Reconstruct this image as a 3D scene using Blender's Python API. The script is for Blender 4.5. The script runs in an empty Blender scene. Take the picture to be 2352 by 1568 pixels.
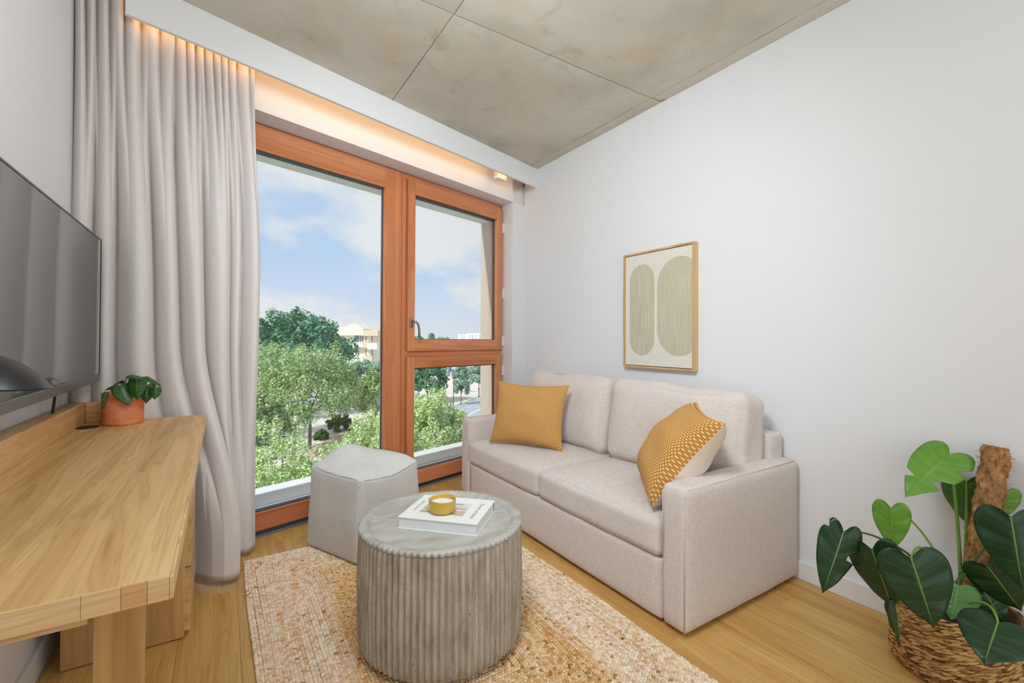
import bpy, math, random
import numpy as np
from mathutils import Matrix, Vector

random.seed(7)
RNG = np.random.default_rng(7)
SC = bpy.context.scene
COL = SC.collection

# ------------------------------------------------------------------ camera
FPX, CY = 1045.333, 770.088            # focal length and principal row in a 2352x1568 frame
EYE = np.array([0.0, 0.0, 1.10])
yaw, pitch, roll = (math.radians(a) for a in (32.46762, 0.55212, 0.27365))
CF = np.array([math.sin(yaw) * math.cos(pitch), math.cos(yaw) * math.cos(pitch), math.sin(pitch)])
_r0 = np.array([math.cos(yaw), -math.sin(yaw), 0.0])
_u0 = np.cross(_r0, CF)
CR = math.cos(roll) * _r0 + math.sin(roll) * _u0
CU = -math.sin(roll) * _r0 + math.cos(roll) * _u0
cam_data = bpy.data.cameras.new('camera')
cam_data.sensor_width = 36.0
cam_data.lens = FPX / 2352 * 36.0
cam_data.shift_y = -(784 - CY) / 2352
cam_data.clip_start = 0.02
cam_data.clip_end = 2000
cam = bpy.data.objects.new('camera', cam_data)
COL.objects.link(cam)
m = Matrix.Identity(4)
for i in range(3):
    m[i][0], m[i][1], m[i][2], m[i][3] = CR[i], CU[i], -CF[i], EYE[i]
cam.matrix_world = m
SC.camera = cam

# ------------------------------------------------------------------ view, world, sun, large lights
SC.view_settings.view_transform = 'Standard'
SC.view_settings.look = 'None'
SC.view_settings.gamma = 1.0
SC.view_settings.use_curve_mapping = False
SC.view_settings.exposure = 0.0
SC.cycles.use_denoising = True
SC.cycles.max_bounces = 10
SC.cycles.diffuse_bounces = 5
SC.cycles.transparent_max_bounces = 16
SC.cycles.sample_clamp_indirect = 6.0

def lin(r, g, b):
    def f(c):
        c /= 255.0
        return c / 12.92 if c <= 0.04045 else ((c + 0.055) / 1.055) ** 2.4
    return (f(r), f(g), f(b), 1.0)

world = bpy.data.worlds.new('sky')
SC.world = world
world.use_nodes = True
nt = world.node_tree
nt.nodes.clear()
def _wn(t, **k):
    n = nt.nodes.new(t)
    for a, v in k.items():
        setattr(n, a, v)
    return n
tc = _wn('ShaderNodeTexCoord')
mp = _wn('ShaderNodeMapping'); mp.inputs['Scale'].default_value = (1.0, 1.0, 1.9)
mp.inputs['Location'].default_value = (0.35, 0.1, 0.22)
n1 = _wn('ShaderNodeTexNoise'); n1.inputs['Scale'].default_value = 2.6
n1.inputs['Detail'].default_value = 7; n1.inputs['Roughness'].default_value = 0.55
r1 = _wn('ShaderNodeValToRGB')
r1.color_ramp.elements[0].position = 0.45; r1.color_ramp.elements[0].color = (0, 0, 0, 1)
r1.color_ramp.elements[1].position = 0.55; r1.color_ramp.elements[1].color = (1, 1, 1, 1)
sep = _wn('ShaderNodeSeparateXYZ')
hz = _wn('ShaderNodeMapRange'); hz.inputs[1].default_value = 0.0; hz.inputs[2].default_value = 0.16
hz.inputs[3].default_value = 0.8; hz.inputs[4].default_value = 0.0
mx = _wn('ShaderNodeMath', operation='MAXIMUM')
mixc = _wn('ShaderNodeMix', data_type='RGBA')
mixc.inputs[6].default_value = lin(188, 213, 245)
mixc.inputs[7].default_value = lin(234, 236, 241)
bg = _wn('ShaderNodeBackground'); bg.inputs['Strength'].default_value = 1.0
wo = _wn('ShaderNodeOutputWorld')
L = nt.links.new
L(tc.outputs['Generated'], mp.inputs['Vector']); L(mp.outputs[0], n1.inputs['Vector'])
L(n1.outputs[0], r1.inputs[0]); L(tc.outputs['Generated'], sep.inputs[0]); L(sep.outputs[2], hz.inputs[0])
L(r1.outputs[0], mx.inputs[0]); L(hz.outputs[0], mx.inputs[1]); L(mx.outputs[0], mixc.inputs[0])
L(mixc.outputs[2], bg.inputs['Color']); L(bg.outputs[0], wo.inputs['Surface'])

sun_data = bpy.data.lights.new('sun', 'SUN')
sun_data.energy = 4.2; sun_data.angle = 0.03; sun_data.color = (1.0, 0.975, 0.93)
sun = bpy.data.objects.new('sun', sun_data); COL.objects.link(sun)
sun.rotation_euler = Vector((0.73, 0.11, -0.69)).to_track_quat('-Z', 'Y').to_euler()

TH = math.radians(17.08700)            # the window wall is skewed 17 degrees to the side walls
WDv = np.array([math.cos(TH), math.sin(TH), 0]); WNv = np.array([-math.sin(TH), math.cos(TH), 0])
LX, WX, ZC = -0.506, 2.277, 2.567      # left wall, right wall, ceiling
NB, NW, NF = 2.370, 2.5575, 2.702      # bulkhead front, window wall face, window frame face
YB = -2.6                              # wall behind the camera

def area(name, loc, target, sx, sy, energy, color=(1, 1, 1)):
    d = bpy.data.lights.new(name, 'AREA'); d.shape = 'RECTANGLE'; d.size = sx; d.size_y = sy
    d.energy = energy; d.color = color
    o = bpy.data.objects.new(name, d); COL.objects.link(o); o.location = loc
    o.rotation_euler = (Vector(target) - Vector(loc)).to_track_quat('-Z', 'Y').to_euler()
    return o
# fill lights added to brighten the room
area('side_fill', (LX + 0.06, -0.95, 1.30), (2.2, -0.55, 1.25), 2.5, 2.2, 22, (0.80, 0.90, 1.0))  # added soft fill along the left wall, no window there
area('rear_fill', (0.88, -2.45, 1.35), (0.95, 2.0, 1.25), 2.0, 2.0, 14, (0.80, 0.90, 1.0))  # added weak fill from the rear wall, no opening there
area('overhead_fill', (0.9, -0.9, 2.50), (0.9, -0.9, 0), 1.2, 1.6, 8, (0.82, 0.91, 1.0))  # added downward fill behind the camera, not a fitted lamp
pl = bpy.data.lights.new('point_fill', 'POINT'); pl.energy = 27; pl.shadow_soft_size = 0.24; pl.color = (0.82, 0.91, 1.0)  # added point fill above the view, lifts ceiling and window end
plo = bpy.data.objects.new('point_fill', pl); COL.objects.link(plo); plo.location = (0.55, 0.95, 2.10)
sl = bpy.data.lights.new('spot_fill', 'SPOT'); sl.energy = 122; sl.spot_size = math.radians(110); sl.spot_blend = 1.0; sl.shadow_soft_size = 0.22; sl.color = (0.81, 0.905, 1.0)  # added unseen spot as fill, aimed at the sofa and window end
slo = bpy.data.objects.new('spot_fill', sl); COL.objects.link(slo); slo.location = (0.10, 0.70, 2.36)
slo.rotation_euler = (Vector((1.85, 2.75, 1.05)) - slo.location).to_track_quat('-Z', 'Y').to_euler()
# daylight entering through the glazing
pd = area('window_portal', tuple(WDv * 1.9 + WNv * 2.68 + np.array([0, 0, 1.2])),
          tuple(WDv * 1.9 - WNv * 2.0 + np.array([0, 0, 1.2])), 2.3, 2.2, 1)
pd.data.cycles.is_portal = True

# ------------------------------------------------------------------ helpers
def P(px, py, depth):
    return EYE + depth * (CF + (px - 1176) / FPX * CR - (py - CY) / FPX * CU)

def ray(px, py):
    return CF + (px - 1176) / FPX * CR - (py - CY) / FPX * CU

def onz(px, py, z):
    v = ray(px, py); return EYE + v * ((z - EYE[2]) / v[2])

def wallp(s, n, z):
    return WDv * s + WNv * n + np.array([0, 0, z])

class MB:
    """collects faces of ONE part"""
    def __init__(s):
        s.v = []; s.f = []; s.uv = None
    def box(s, x0, x1, y0, y1, z0, z1):
        b = len(s.v)
        s.v += [(x0, y0, z0), (x1, y0, z0), (x1, y1, z0), (x0, y1, z0),
                (x0, y0, z1), (x1, y0, z1), (x1, y1, z1), (x0, y1, z1)]
        for q in ((0, 3, 2, 1), (4, 5, 6, 7), (0, 1, 5, 4), (1, 2, 6, 5), (2, 3, 7, 6), (3, 0, 4, 7)):
            s.f.append(tuple(b + i for i in q))
        return s
    def prism(s, poly, z0, z1):
        b = len(s.v); n = len(poly)
        s.v += [(p[0], p[1], z0) for p in poly] + [(p[0], p[1], z1) for p in poly]
        s.f.append(tuple(b + i for i in reversed(range(n)))); s.f.append(tuple(b + n + i for i in range(n)))
        for i in range(n):
            j = (i + 1) % n
            s.f.append((b + i, b + j, b + n + j, b + n + i))
        return s
    def lathe(s, prof, n=48, c=(0, 0), cap=True):
        b = len(s.v); k = len(prof)
        for i in range(n):
            a = 2 * math.pi * i / n
            for r, z in prof:
                s.v.append((c[0] + r * math.cos(a), c[1] + r * math.sin(a), z))
        for i in range(n):
            j = (i + 1) % n
            for q in range(k - 1):
                s.f.append((b + i * k + q, b + j * k + q, b + j * k + q + 1, b + i * k + q + 1))
        if cap:
            s.f.append(tuple(b + i * k for i in reversed(range(n))))
            s.f.append(tuple(b + i * k + k - 1 for i in range(n)))
        return s
    def tube(s, pts, rad, n=8, cap=True):
        pts = [np.array(p, float) for p in pts]; k = len(pts)
        rads = rad if hasattr(rad, '__len__') else [rad] * k
        b = len(s.v); up = np.array([0.31, 0.17, 0.93]); prev = None
        for i, p in enumerate(pts):
            t = pts[min(i + 1, k - 1)] - pts[max(i - 1, 0)]; t = t / (np.linalg.norm(t) + 1e-9)
            a = prev - t * (prev @ t) if prev is not None else np.cross(t, up)
            if np.linalg.norm(a) < 1e-6: a = np.cross(t, np.array([1, 0, 0.]))
            a = a / np.linalg.norm(a); prev = a; c = np.cross(t, a)
            for j in range(n):
                g = 2 * math.pi * j / n
                s.v.append(tuple(p + rads[i] * (math.cos(g) * a + math.sin(g) * c)))
        for i in range(k - 1):
            for j in range(n):
                q = (j + 1) % n
                s.f.append((b + i * n + j, b + i * n + q, b + (i + 1) * n + q, b + (i + 1) * n + j))
        if cap:
            s.f.append(tuple(b + j for j in reversed(range(n)))); s.f.append(tuple(b + (k - 1) * n + j for j in range(n)))
        return s
    def grid(s, fn, nu, nv, close_u=False):
        b = len(s.v)
        for i in range(nu):
            for j in range(nv):
                s.v.append(tuple(fn(i / (nu if close_u else nu - 1), j / (nv - 1))))
        for i in range(nu if close_u else nu - 1):
            for j in range(nv - 1):
                i2 = (i + 1) % nu
                s.f.append((b + i * nv + j, b + i2 * nv + j, b + i2 * nv + j + 1, b + i * nv + j + 1))
        return s
    def build(s, name, mat, parent=None, smooth=False, bevel=0, seg=2, sub=0):
        me = bpy.data.meshes.new(name); me.from_pydata([tuple(map(float, v)) for v in s.v], [], s.f); me.update()
        if s.uv is not None:
            ul = me.uv_layers.new(name='UVMap')
            idx = np.zeros(len(me.loops), int); me.loops.foreach_get('vertex_index', idx)
            ul.data.foreach_set('uv', np.asarray(s.uv, float)[idx].ravel())
        return link(name, me, mat, parent, smooth, bevel, seg, sub)

def link(name, me, mat, parent=None, smooth=False, bevel=0, seg=2, sub=0):
    o = bpy.data.objects.new(name, me); COL.objects.link(o)
    if mat is not None: me.materials.append(mat)
    if smooth: me.polygons.foreach_set('use_smooth', [True] * len(me.polygons))
    if bevel:
        bm_ = o.modifiers.new('bevel', 'BEVEL'); bm_.width = bevel; bm_.segments = seg
        bm_.limit_method = 'ANGLE'; bm_.angle_limit = 0.6
    if sub:
        sm = o.modifiers.new('sub', 'SUBSURF'); sm.levels = sub; sm.render_levels = sub
    o.parent = parent
    return o

def np_mesh(name, verts, quads, attr=None):
    """verts (n,3), faces (m,k) numpy, fast"""
    me = bpy.data.meshes.new(name)
    me.vertices.add(len(verts)); me.vertices.foreach_set('co', np.asarray(verts, np.float32).ravel())
    k = quads.shape[1]; nf = len(quads)
    me.loops.add(nf * k); me.loops.foreach_set('vertex_index', quads.astype(np.int32).ravel())
    me.polygons.add(nf); me.polygons.foreach_set('loop_start', np.arange(0, nf * k, k, dtype=np.int32))
    me.update(calc_edges=True)
    if attr is not None:
        a = me.attributes.new('tint', 'FLOAT', 'POINT'); a.data.foreach_set('value', np.asarray(attr, np.float32))
    me.validate()
    return me

def tag(o, label=None, cat=None, group=None, kind=None):
    if label: o['label'] = label
    if cat: o['category'] = cat
    if group: o['group'] = group
    if kind: o['kind'] = kind
    return o

def empty(name, loc=(0, 0, 0), rz=0.0, label=None, cat=None, group=None, kind=None):
    o = bpy.data.objects.new(name, None); COL.objects.link(o)
    o.empty_display_size = 0.05; o.location = loc; o.rotation_euler = (0, 0, rz)
    return tag(o, label, cat, group, kind)

def smoothstep(a, b, x):
    t = min(1, max(0, (x - a) / (b - a))); return t * t * (3 - 2 * t)

def vnoise(x, y, z, seed=0):
    """cheap smooth value noise from sines"""
    return (math.sin(1.7 * x + 2.3 * y + seed) + math.sin(2.9 * y - 1.3 * z + 1.7 * seed)
            + math.sin(3.1 * z + 1.9 * x + 0.6 * seed)) / 3

# ------------------------------------------------------------------ materials
class Nodes:
    def __init__(s, name):
        s.m = bpy.data.materials.new(name); s.m.use_nodes = True
        s.t = s.m.node_tree; s.b = s.t.nodes['Principled BSDF']; s.out = s.t.nodes['Material Output']
    def n(s, typ, ins=None, **kw):
        nd = s.t.nodes.new('ShaderNode' + typ)
        for k, v in kw.items(): setattr(nd, k, v)
        for k, v in (ins or {}).items():
            if isinstance(v, bpy.types.NodeSocket): s.t.links.new(v, nd.inputs[k])
            else: nd.inputs[k].default_value = v
        return nd
    def set(s, k, v):
        if isinstance(v, bpy.types.NodeSocket): s.t.links.new(v, s.b.inputs[k])
        else: s.b.inputs[k].default_value = v
    def coord(s, scale=(1, 1, 1), kind='Object', rot=(0, 0, 0)):
        tcn = s.n('TexCoord')
        return s.n('Mapping', {'Vector': tcn.outputs[kind], 'Scale': scale, 'Rotation': rot}).outputs[0]
    def noise(s, vec, scale, detail=4, rough=0.5, dist=0.0):
        return s.n('TexNoise', {'Vector': vec, 'Scale': scale, 'Detail': detail, 'Roughness': rough, 'Distortion': dist}).outputs[0]
    def ramp(s, fac, stops):
        r = s.n('ValToRGB', {'Fac': fac}); e = r.color_ramp.elements
        while len(e) < len(stops): e.new(0.5)
        for i, (p, c) in enumerate(stops):
            e[i].position = p; e[i].color = c
        return r.outputs[0]
    def mix(s, fac, a, b, mode='MIX'):
        nd = s.n('Mix', {0: fac, 6: a, 7: b}, data_type='RGBA', blend_type=mode)
        return nd.outputs[2]
    def bump(s, h, strength=0.3, dist=0.002):
        s.set('Normal', s.n('Bump', {'Height': h, 'Strength': strength, 'Distance': dist}).outputs[0])

def plain(name, col, rough=0.6, metal=0.0, spec=0.5):
    k = Nodes(name); k.set('Base Color', col); k.set('Roughness', rough); k.set('Metallic', metal)
    k.set('Specular IOR Level', spec)
    # a trace of tonal variation so that nothing is dead flat
    v = k.noise(k.coord((9, 9, 9)), 1.0, 3)
    k.set('Base Color', k.mix(0.06, col, k.ramp(v, [(0.3, (0, 0, 0, 1)), (0.7, (1, 1, 1, 1))]), 'OVERLAY'))
    return k.m

def paint(name, col):
    k = Nodes(name); k.set('Roughness', 0.75); k.set('Specular IOR Level', 0.25)
    k.set('Base Color', k.mix(k.noise(k.coord((1.5, 1.5, 1.5)), 1.0, 4), col, tuple(c * 0.965 for c in col[:3]) + (1,)))
    k.bump(k.noise(k.coord((240, 240, 240)), 1.0, 2), 0.06, 0.001)
    return k.m

def wood(name, c_dark, c_mid, c_light, axis='Y', rough=0.42, scale=1.0, pore=0.35, offs=False):
    k = Nodes(name)
    sc = {'X': (0.55, 9, 9), 'Y': (9, 0.55, 9), 'Z': (9, 9, 0.55)}[axis]
    fs = {'X': (3.0, 140, 140), 'Y': (140, 3.0, 140), 'Z': (140, 140, 3.0)}[axis]
    tcn = k.n('TexCoord').outputs['Object']
    if offs:
        oi = k.n('ObjectInfo').outputs['Random']
        of = k.n('VectorMath', {0: (7.1, 3.3, 5.7)}, operation='SCALE'); k.t.links.new(oi, of.inputs['Scale'])
        tcn = k.n('VectorMath', {0: tcn, 1: of.outputs[0]}, operation='ADD').outputs[0]
    v1 = k.n('Mapping', {'Vector': tcn, 'Scale': tuple(a * scale for a in sc)}).outputs[0]
    v2 = k.n('Mapping', {'Vector': tcn, 'Scale': tuple(a * scale for a in fs)}).outputs[0]
    a = k.noise(v1, 1.0, 3, 0.5, 0.6)
    rings = k.n('Math', {0: a, 1: 17.0}, operation='MULTIPLY').outputs[0]
    fr = k.n('Math', {0: rings, 1: 1.0}, operation='PINGPONG').outputs[0]
    base = k.ramp(a, [(0.3, c_dark), (0.5, c_mid), (0.72, c_light)])
    grain = k.ramp(fr, [(0.0, (0.72, 0.70, 0.66, 1)), (0.45, (1, 1, 1, 1)), (1.0, (1, 1, 1, 1))])
    c = k.mix(0.55, base, k.mix(1.0, base, grain, 'MULTIPLY'))
    p = k.ramp(k.noise(v2, 1.0, 3, 0.6), [(0.36, (0.70, 0.66, 0.60, 1)), (0.52, (1, 1, 1, 1))])
    c = k.mix(pore, c, k.mix(1.0, c, p, 'MULTIPLY'))
    if offs:
        hv = k.n('HueSaturation', {'Color': c, 'Saturation': 1.0, 'Hue': 0.5})
        vv = k.n('MapRange', {0: oi, 3: 0.975, 4: 1.025}); k.t.links.new(vv.outputs[0], hv.inputs['Value'])
        c = hv.outputs[0]
    k.set('Base Color', c); k.set('Roughness', rough); k.set('Specular IOR Level', 0.4)
    k.bump(k.noise(v2, 1.0, 2), 0.08, 0.001)
    return k.m

def cloth(name, col, col2, freq=420, bump=0.25, mixv=0.5):
    k = Nodes(name); k.set('Roughness', 0.95); k.set('Specular IOR Level', 0.1)
    k.set('Sheen Weight', 0.15)
    w1 = k.noise(k.coord((freq, freq, freq * 0.12)), 1.0, 2)
    w2 = k.noise(k.coord((freq * 0.12, freq * 0.12, freq)), 1.0, 2)
    w = k.n('Math', {0: w1, 1: w2}, operation='ADD').outputs[0]
    f = k.ramp(w, [(0.38, (0, 0, 0, 1)), (0.62, (1, 1, 1, 1))])
    # w is about 1.0 in the mean; bring it to 0..1
    r = k.n('MapRange', {0: w, 1: 0.75, 2: 1.25}).outputs[0]
    k.set('Base Color', k.mix(r, col2, col))
    k.bump(r, bump, 0.0015)
    return k.m

M = {}
M['wall'] = paint('wall_paint', lin(232, 232, 233))
M['trim'] = paint('trim_paint', lin(233, 233, 232))
M['oak'] = wood('oak_veneer', lin(196, 150, 96), lin(219, 176, 120), lin(232, 194, 142), 'Y', 0.45, 2.0)
M['oak_x'] = wood('oak_veneer_cross', lin(196, 150, 96), lin(219, 176, 120), lin(232, 194, 142), 'X', 0.45)
M['oak_z'] = wood('oak_veneer_upright', lin(182, 138, 84), lin(205, 160, 104), lin(220, 180, 126), 'Z', 0.45)
M['oak_end'] = wood('oak_end_grain', lin(206, 160, 110), lin(222, 182, 132), lin(236, 204, 160), 'X', 0.5, 1.5)
M['oak_end2'] = wood('oak_end_grain_warm', lin(196, 146, 92), lin(210, 164, 110), lin(220, 178, 126), 'X', 0.5, 1.5)
M['floor'] = wood('oak_floor', lin(192, 144, 78), lin(208, 162, 92), lin(219, 177, 109), 'Y', 0.40, 1.4, 0.35, True)
M['teak'] = wood('red_hardwood', lin(190, 112, 66), lin(208, 134, 88), lin(219, 150, 106), 'Z', 0.34, 0.9, 0.2)
M['teak_x'] = wood('red_hardwood_rail', lin(190, 112, 66), lin(208, 134, 88), lin(219, 150, 106), 'X', 0.34, 0.9, 0.2)
M['seal'] = plain('dark_glazing_seal', lin(62, 70, 76), 0.5)
M['seal_grey'] = plain('grey_mastic', lin(120, 122, 120), 0.8)
M['steel'] = plain('brushed_steel', lin(168, 165, 158), 0.3, 1.0)
M['white_metal'] = plain('white_metal', lin(226, 226, 224), 0.4)
M['ext_white'] = paint('exterior_white_sill', lin(210, 211, 210))
M['ext_beige'] = paint('exterior_beige_render', lin(186, 172, 156))
M['ext_grey'] = paint('exterior_soffit', lin(214, 218, 212))
M['sofa'] = cloth('sofa_linen', lin(225, 213, 205), lin(208, 195, 186), 380, 0.2)
M['curtain'] = cloth('curtain_weave', lin(226, 219, 215), lin(219, 212, 208), 700, 0.05)
M['pouf'] = None
M['black'] = plain('black_plastic', lin(22, 22, 24), 0.5)
M['dark_metal'] = plain('dark_lamp_metal', lin(38, 40, 44), 0.32, 0.3)
M['screen'] = Nodes('tv_screen').m
k = Nodes('television_screen'); k.set('Base Color', (0.022, 0.021, 0.021, 1)); k.set('Roughness', 0.16)
k.set('Specular IOR Level', 0.9); k.set('Coat Weight', 0.6); k.set('Coat Roughness', 0.04); k.set('Coat IOR', 1.6)
vv_ = k.noise(k.coord((40, 40, 40)), 1.0, 2); k.set('Roughness', k.n('MapRange', {0: vv_, 3: 0.14, 4: 0.18}).outputs[0])
M['screen'] = k.m
M['tv_grey'] = plain('television_bezel_grey', lin(120, 116, 114), 0.35, 0.6)
M['paper'] = plain('book_paper', lin(232, 232, 230), 0.8)
M['cover'] = plain('book_cover', lin(233, 234, 228), 0.55)
M['ink'] = plain('grey_ink', lin(150, 150, 146), 0.8)
M['wax'] = plain('white_wax', lin(240, 235, 230), 0.5)
M['mustard'] = plain('mustard_glaze', lin(206, 166, 72), 0.22)
M['soil'] = plain('potting_soil', lin(58, 44, 34), 0.95)
M['stem'] = plain('plant_stem_green', lin(118, 158, 66), 0.45)
M['stem_d'] = plain('plant_stem_dark', lin(70, 104, 46), 0.45)
M['stem_r'] = plain('plant_stem_reddish', lin(104, 84, 60), 0.5)
M['frame'] = wood('light_oak_frame', lin(200, 156, 104), lin(216, 176, 124), lin(226, 190, 142), 'Z', 0.5)
M['canvas'] = cloth('painting_canvas', lin(228, 224, 210), lin(220, 215, 200), 600, 0.1)
k = Nodes('painting_brushed_shape'); k.set('Roughness', 0.9)
f_ = k.noise(k.coord((230, 230, 5)), 1.0, 3, 0.6)
k.set('Base Color', k.ramp(f_, [(0.3, lin(180, 170, 142)), (0.5, lin(196, 188, 163)), (0.72, lin(212, 206, 184))]))
M['brushed'] = k.m

# concrete ceiling
k = Nodes('raw_concrete'); k.set('Roughness', 0.7); k.set('Specular IOR Level', 0.3)
v = k.coord((1, 1, 1))
a = k.noise(v, 1.5, 8, 0.62, 0.3)
b = k.noise(v, 4.2, 9, 0.68, 0.8)
c = k.ramp(a, [(0.3, lin(182, 180, 170)), (0.45, lin(202, 196, 180)), (0.6, lin(213, 208, 194)), (0.75, lin(206, 208, 204))])
och = k.ramp(k.noise(k.coord((1, 1, 1)), 2.6, 6, 0.65, 0.5), [(0.53, (0, 0, 0, 1)), (0.70, (1, 1, 1, 1))])
c = k.mix(k.n('Math', {0: och, 1: 0.42}, operation='MULTIPLY').outputs[0], c, lin(210, 182, 136))
st = k.ramp(b, [(0.26, (0.62, 0.60, 0.56, 1)), (0.42, (1, 1, 1, 1))])
c = k.mix(0.7, c, k.mix(1.0, c, st, 'MULTIPLY'))
sp = k.ramp(k.noise(v, 26, 4, 0.7), [(0.27, (0.66, 0.64, 0.6, 1)), (0.36, (1, 1, 1, 1))])
c = k.mix(0.6, c, k.mix(1.0, c, sp, 'MULTIPLY'))
k.set('Base Color', c); k.bump(b, 0.25, 0.004)
M['concrete'] = k.m
M['concrete_joint'] = plain('concrete_joint_mortar', lin(166, 158, 140), 0.9)

# glass: clear pane with a faint mirror reflection
k = Nodes('window_glass')
tr = k.n('BsdfTransparent', {'Color': (0.97, 0.985, 0.98, 1)}); gl = k.n('BsdfGlossy', {'Roughness': 0.0, 'Color': (1, 1, 1, 1)})
fr = k.n('Fresnel', {'IOR': 1.32})
ms = k.n('MixShader', {0: fr.outputs[0], 1: tr.outputs[0], 2: gl.outputs[0]})
k.t.links.new(ms.outputs[0], k.out.inputs[0])
M['glass'] = k.m

k = Nodes('warm_led'); k.t.nodes.remove(k.b)
em = k.n('Emission', {'Color': (1.0, 0.52, 0.18, 1), 'Strength': 9.0}); k.t.links.new(em.outputs[0], k.out.inputs[0])
M['led'] = k.m

# ------------------------------------------------------------------ the room shell
YF = 3.6
def wall_obj(name, mb, mat, bevel=0):
    return tag(mb.build(name, mat, None, False, bevel), kind='structure')

# outline of the room on the floor (window wall skewed)
def nline_y(x, n):      # y of the plane WN.P=n at a given x
    return (n - x * WNv[0]) / WNv[1]
floor = MB().prism([(LX, YB), (WX, YB), (WX, nline_y(WX, NF + 0.06)), (LX, nline_y(LX, NF + 0.06))], -0.20, -0.012)
floor = wall_obj('floor', floor, M['concrete_joint'])
# oak boards, each its own part, along the side walls
bw, bl = 0.19, 1.50
xs = LX; col_i = 0
while xs < WX - 0.001:
    x1 = min(xs + bw, WX)
    y = YB - (col_i * 0.53) % bl
    while True:
        y0, y1 = max(y, YB), y + bl
        ya, yb_ = nline_y(xs, NF + 0.004), nline_y(x1, NF + 0.004)
        last = y1 >= min(ya, yb_)
        if last: poly = [(xs, y0), (x1, y0), (x1, max(yb_, y0 + .01)), (xs, max(ya, y0 + .01))]
        else: poly = [(xs, y0), (x1, y0), (x1, y1), (xs, y1)]
        g = 0.0003
        if y1 > YB + 0.01 and y0 < max(ya, yb_):
            cx, cyy = (xs + x1) / 2, (y0 + y1) / 2
            pp = [(q[0] - cx + (g if q[0] < cx else -g), q[1] - cyy + (g if q[1] < cyy else -g)) for q in poly]
            o = MB().prism(pp, -0.012, 0.0).build('plank', M['floor'], floor, False, 0.0006, 1)
            o.location = (cx, cyy, 0)
        if last: break
        y += bl
    xs = x1; col_i += 1

# ceiling slab with formwork panels (recessed joints)
CE = ZC + 0.25
ceil = wall_obj('ceiling', MB().prism([(LX - 0.2, YB - 0.2), (WX + 0.2, YB - 0.2), (WX + 0.2, nline_y(WX + 0.2, 2.98)), (LX - 0.2, nline_y(LX - 0.2, 2.98))], ZC + 0.006, CE), M['concrete_joint'])
jx = [LX - 0.02, -0.45, 0.87, 2.185, WX + 0.02]
jy = [YB, -0.63, 0.62, 1.87, 3.12, YF]
for i in range(len(jx) - 1):
    for j in range(len(jy) - 1):
        x0, x1, y0, y1 = jx[i], jx[i + 1], jy[j], jy[j + 1]
        nx = max(3, int((x1 - x0) / 0.06)); ny = max(3, int((y1 - y0) / 0.06))
        mb = MB(); g = 0.0022
        zoff = RNG.uniform(-0.002, 0.002)
        def top(u, w, x0=x0, x1=x1, y0=y0, y1=y1, g=g, zoff=zoff):
            x = x0 + g + u * (x1 - x0 - 2 * g); y = min(y0 + g + w * (y1 - y0 - 2 * g), max(y0 + g, nline_y(x, NW + 0.05)))
            e = min(u * (x1 - x0), (1 - u) * (x1 - x0), w * (y1 - y0), (1 - w) * (y1 - y0))
            if e < 0.001:      # ragged arris
                x += 0.0016 * math.sin(43 * y + 91 * x); y += 0.0016 * math.sin(37 * x + 71 * y)
            return (x, y, ZC + zoff + (0.004 if e < 0.001 else 0) + 0.0015 * vnoise(3 * x, 3 * y, 0, 2))
        mb.grid(top, nx, ny)
        mb.f = [tuple(reversed(f)) for f in mb.f]
        mb.build('concrete_panel', M['concrete'], ceil, True)

wall_obj('wall_right', MB().box(WX, WX + 0.2, YB - 0.2, YF, -0.2, CE), M['wall'])
wall_obj('wall_left', MB().prism([(LX - 0.2, YB - 0.2), (LX, YB - 0.2), (LX, nline_y(LX, 2.97)), (LX - 0.2, nline_y(LX - 0.2, 2.97))], -0.2, CE), M['wall'])
wall_obj('wall_back', MB().box(LX, WX, YB - 0.2, YB, -0.2, CE), M['wall'])
tag(MB().box(WX - 0.014, WX, YB, nline_y(WX, NW), 0, 0.085).build('baseboard_right', M['trim'], None, False, 0.003), kind='structure')
tag(MB().box(LX, LX + 0.014, YB, nline_y(LX, NW), 0, 0.085).build('baseboard_left', M['trim'], None, False, 0.003), kind='structure')

# window wall, in wall coordinates (s along, n outward, z)
S0, S1, ZT = 0.66, 3.035, 2.292          # opening
RS = 3.005                                # room-side reveal edge
sR = (WX - 2.98 * WNv[0]) / WDv[0]
def wobj(name, mb, mat, bevel=0, kind='structure'):
    o = mb.build(name, mat, None, False, bevel); o.rotation_euler = (0, 0, TH)
    return tag(o, kind=kind)
mb = MB()
NO = 2.98
mb.box(-0.6, S0, NW, NF + 0.06, -0.2, CE)                 # left of the opening
mb.box(S0, sR + 0.4, NW, NO, ZT + 0.006, CE); mb.box(-0.6, S0, NF + 0.06, NO, ZT + 0.006, CE)       # above
mb.prism([(RS, NW), (sR + 0.4, NW), (sR + 0.4, NO), (S1 + 0.03, NO), (S1 + 0.03, NF + 0.05), (S1, NF + 0.02), (S1, NF)], -0.2, CE)
mb.box(-0.6, S1 + 0.1, NF + 0.05, NO, -0.6, 0.02)    # below the sill
wobj('wall_window', mb, M['wall'])
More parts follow.
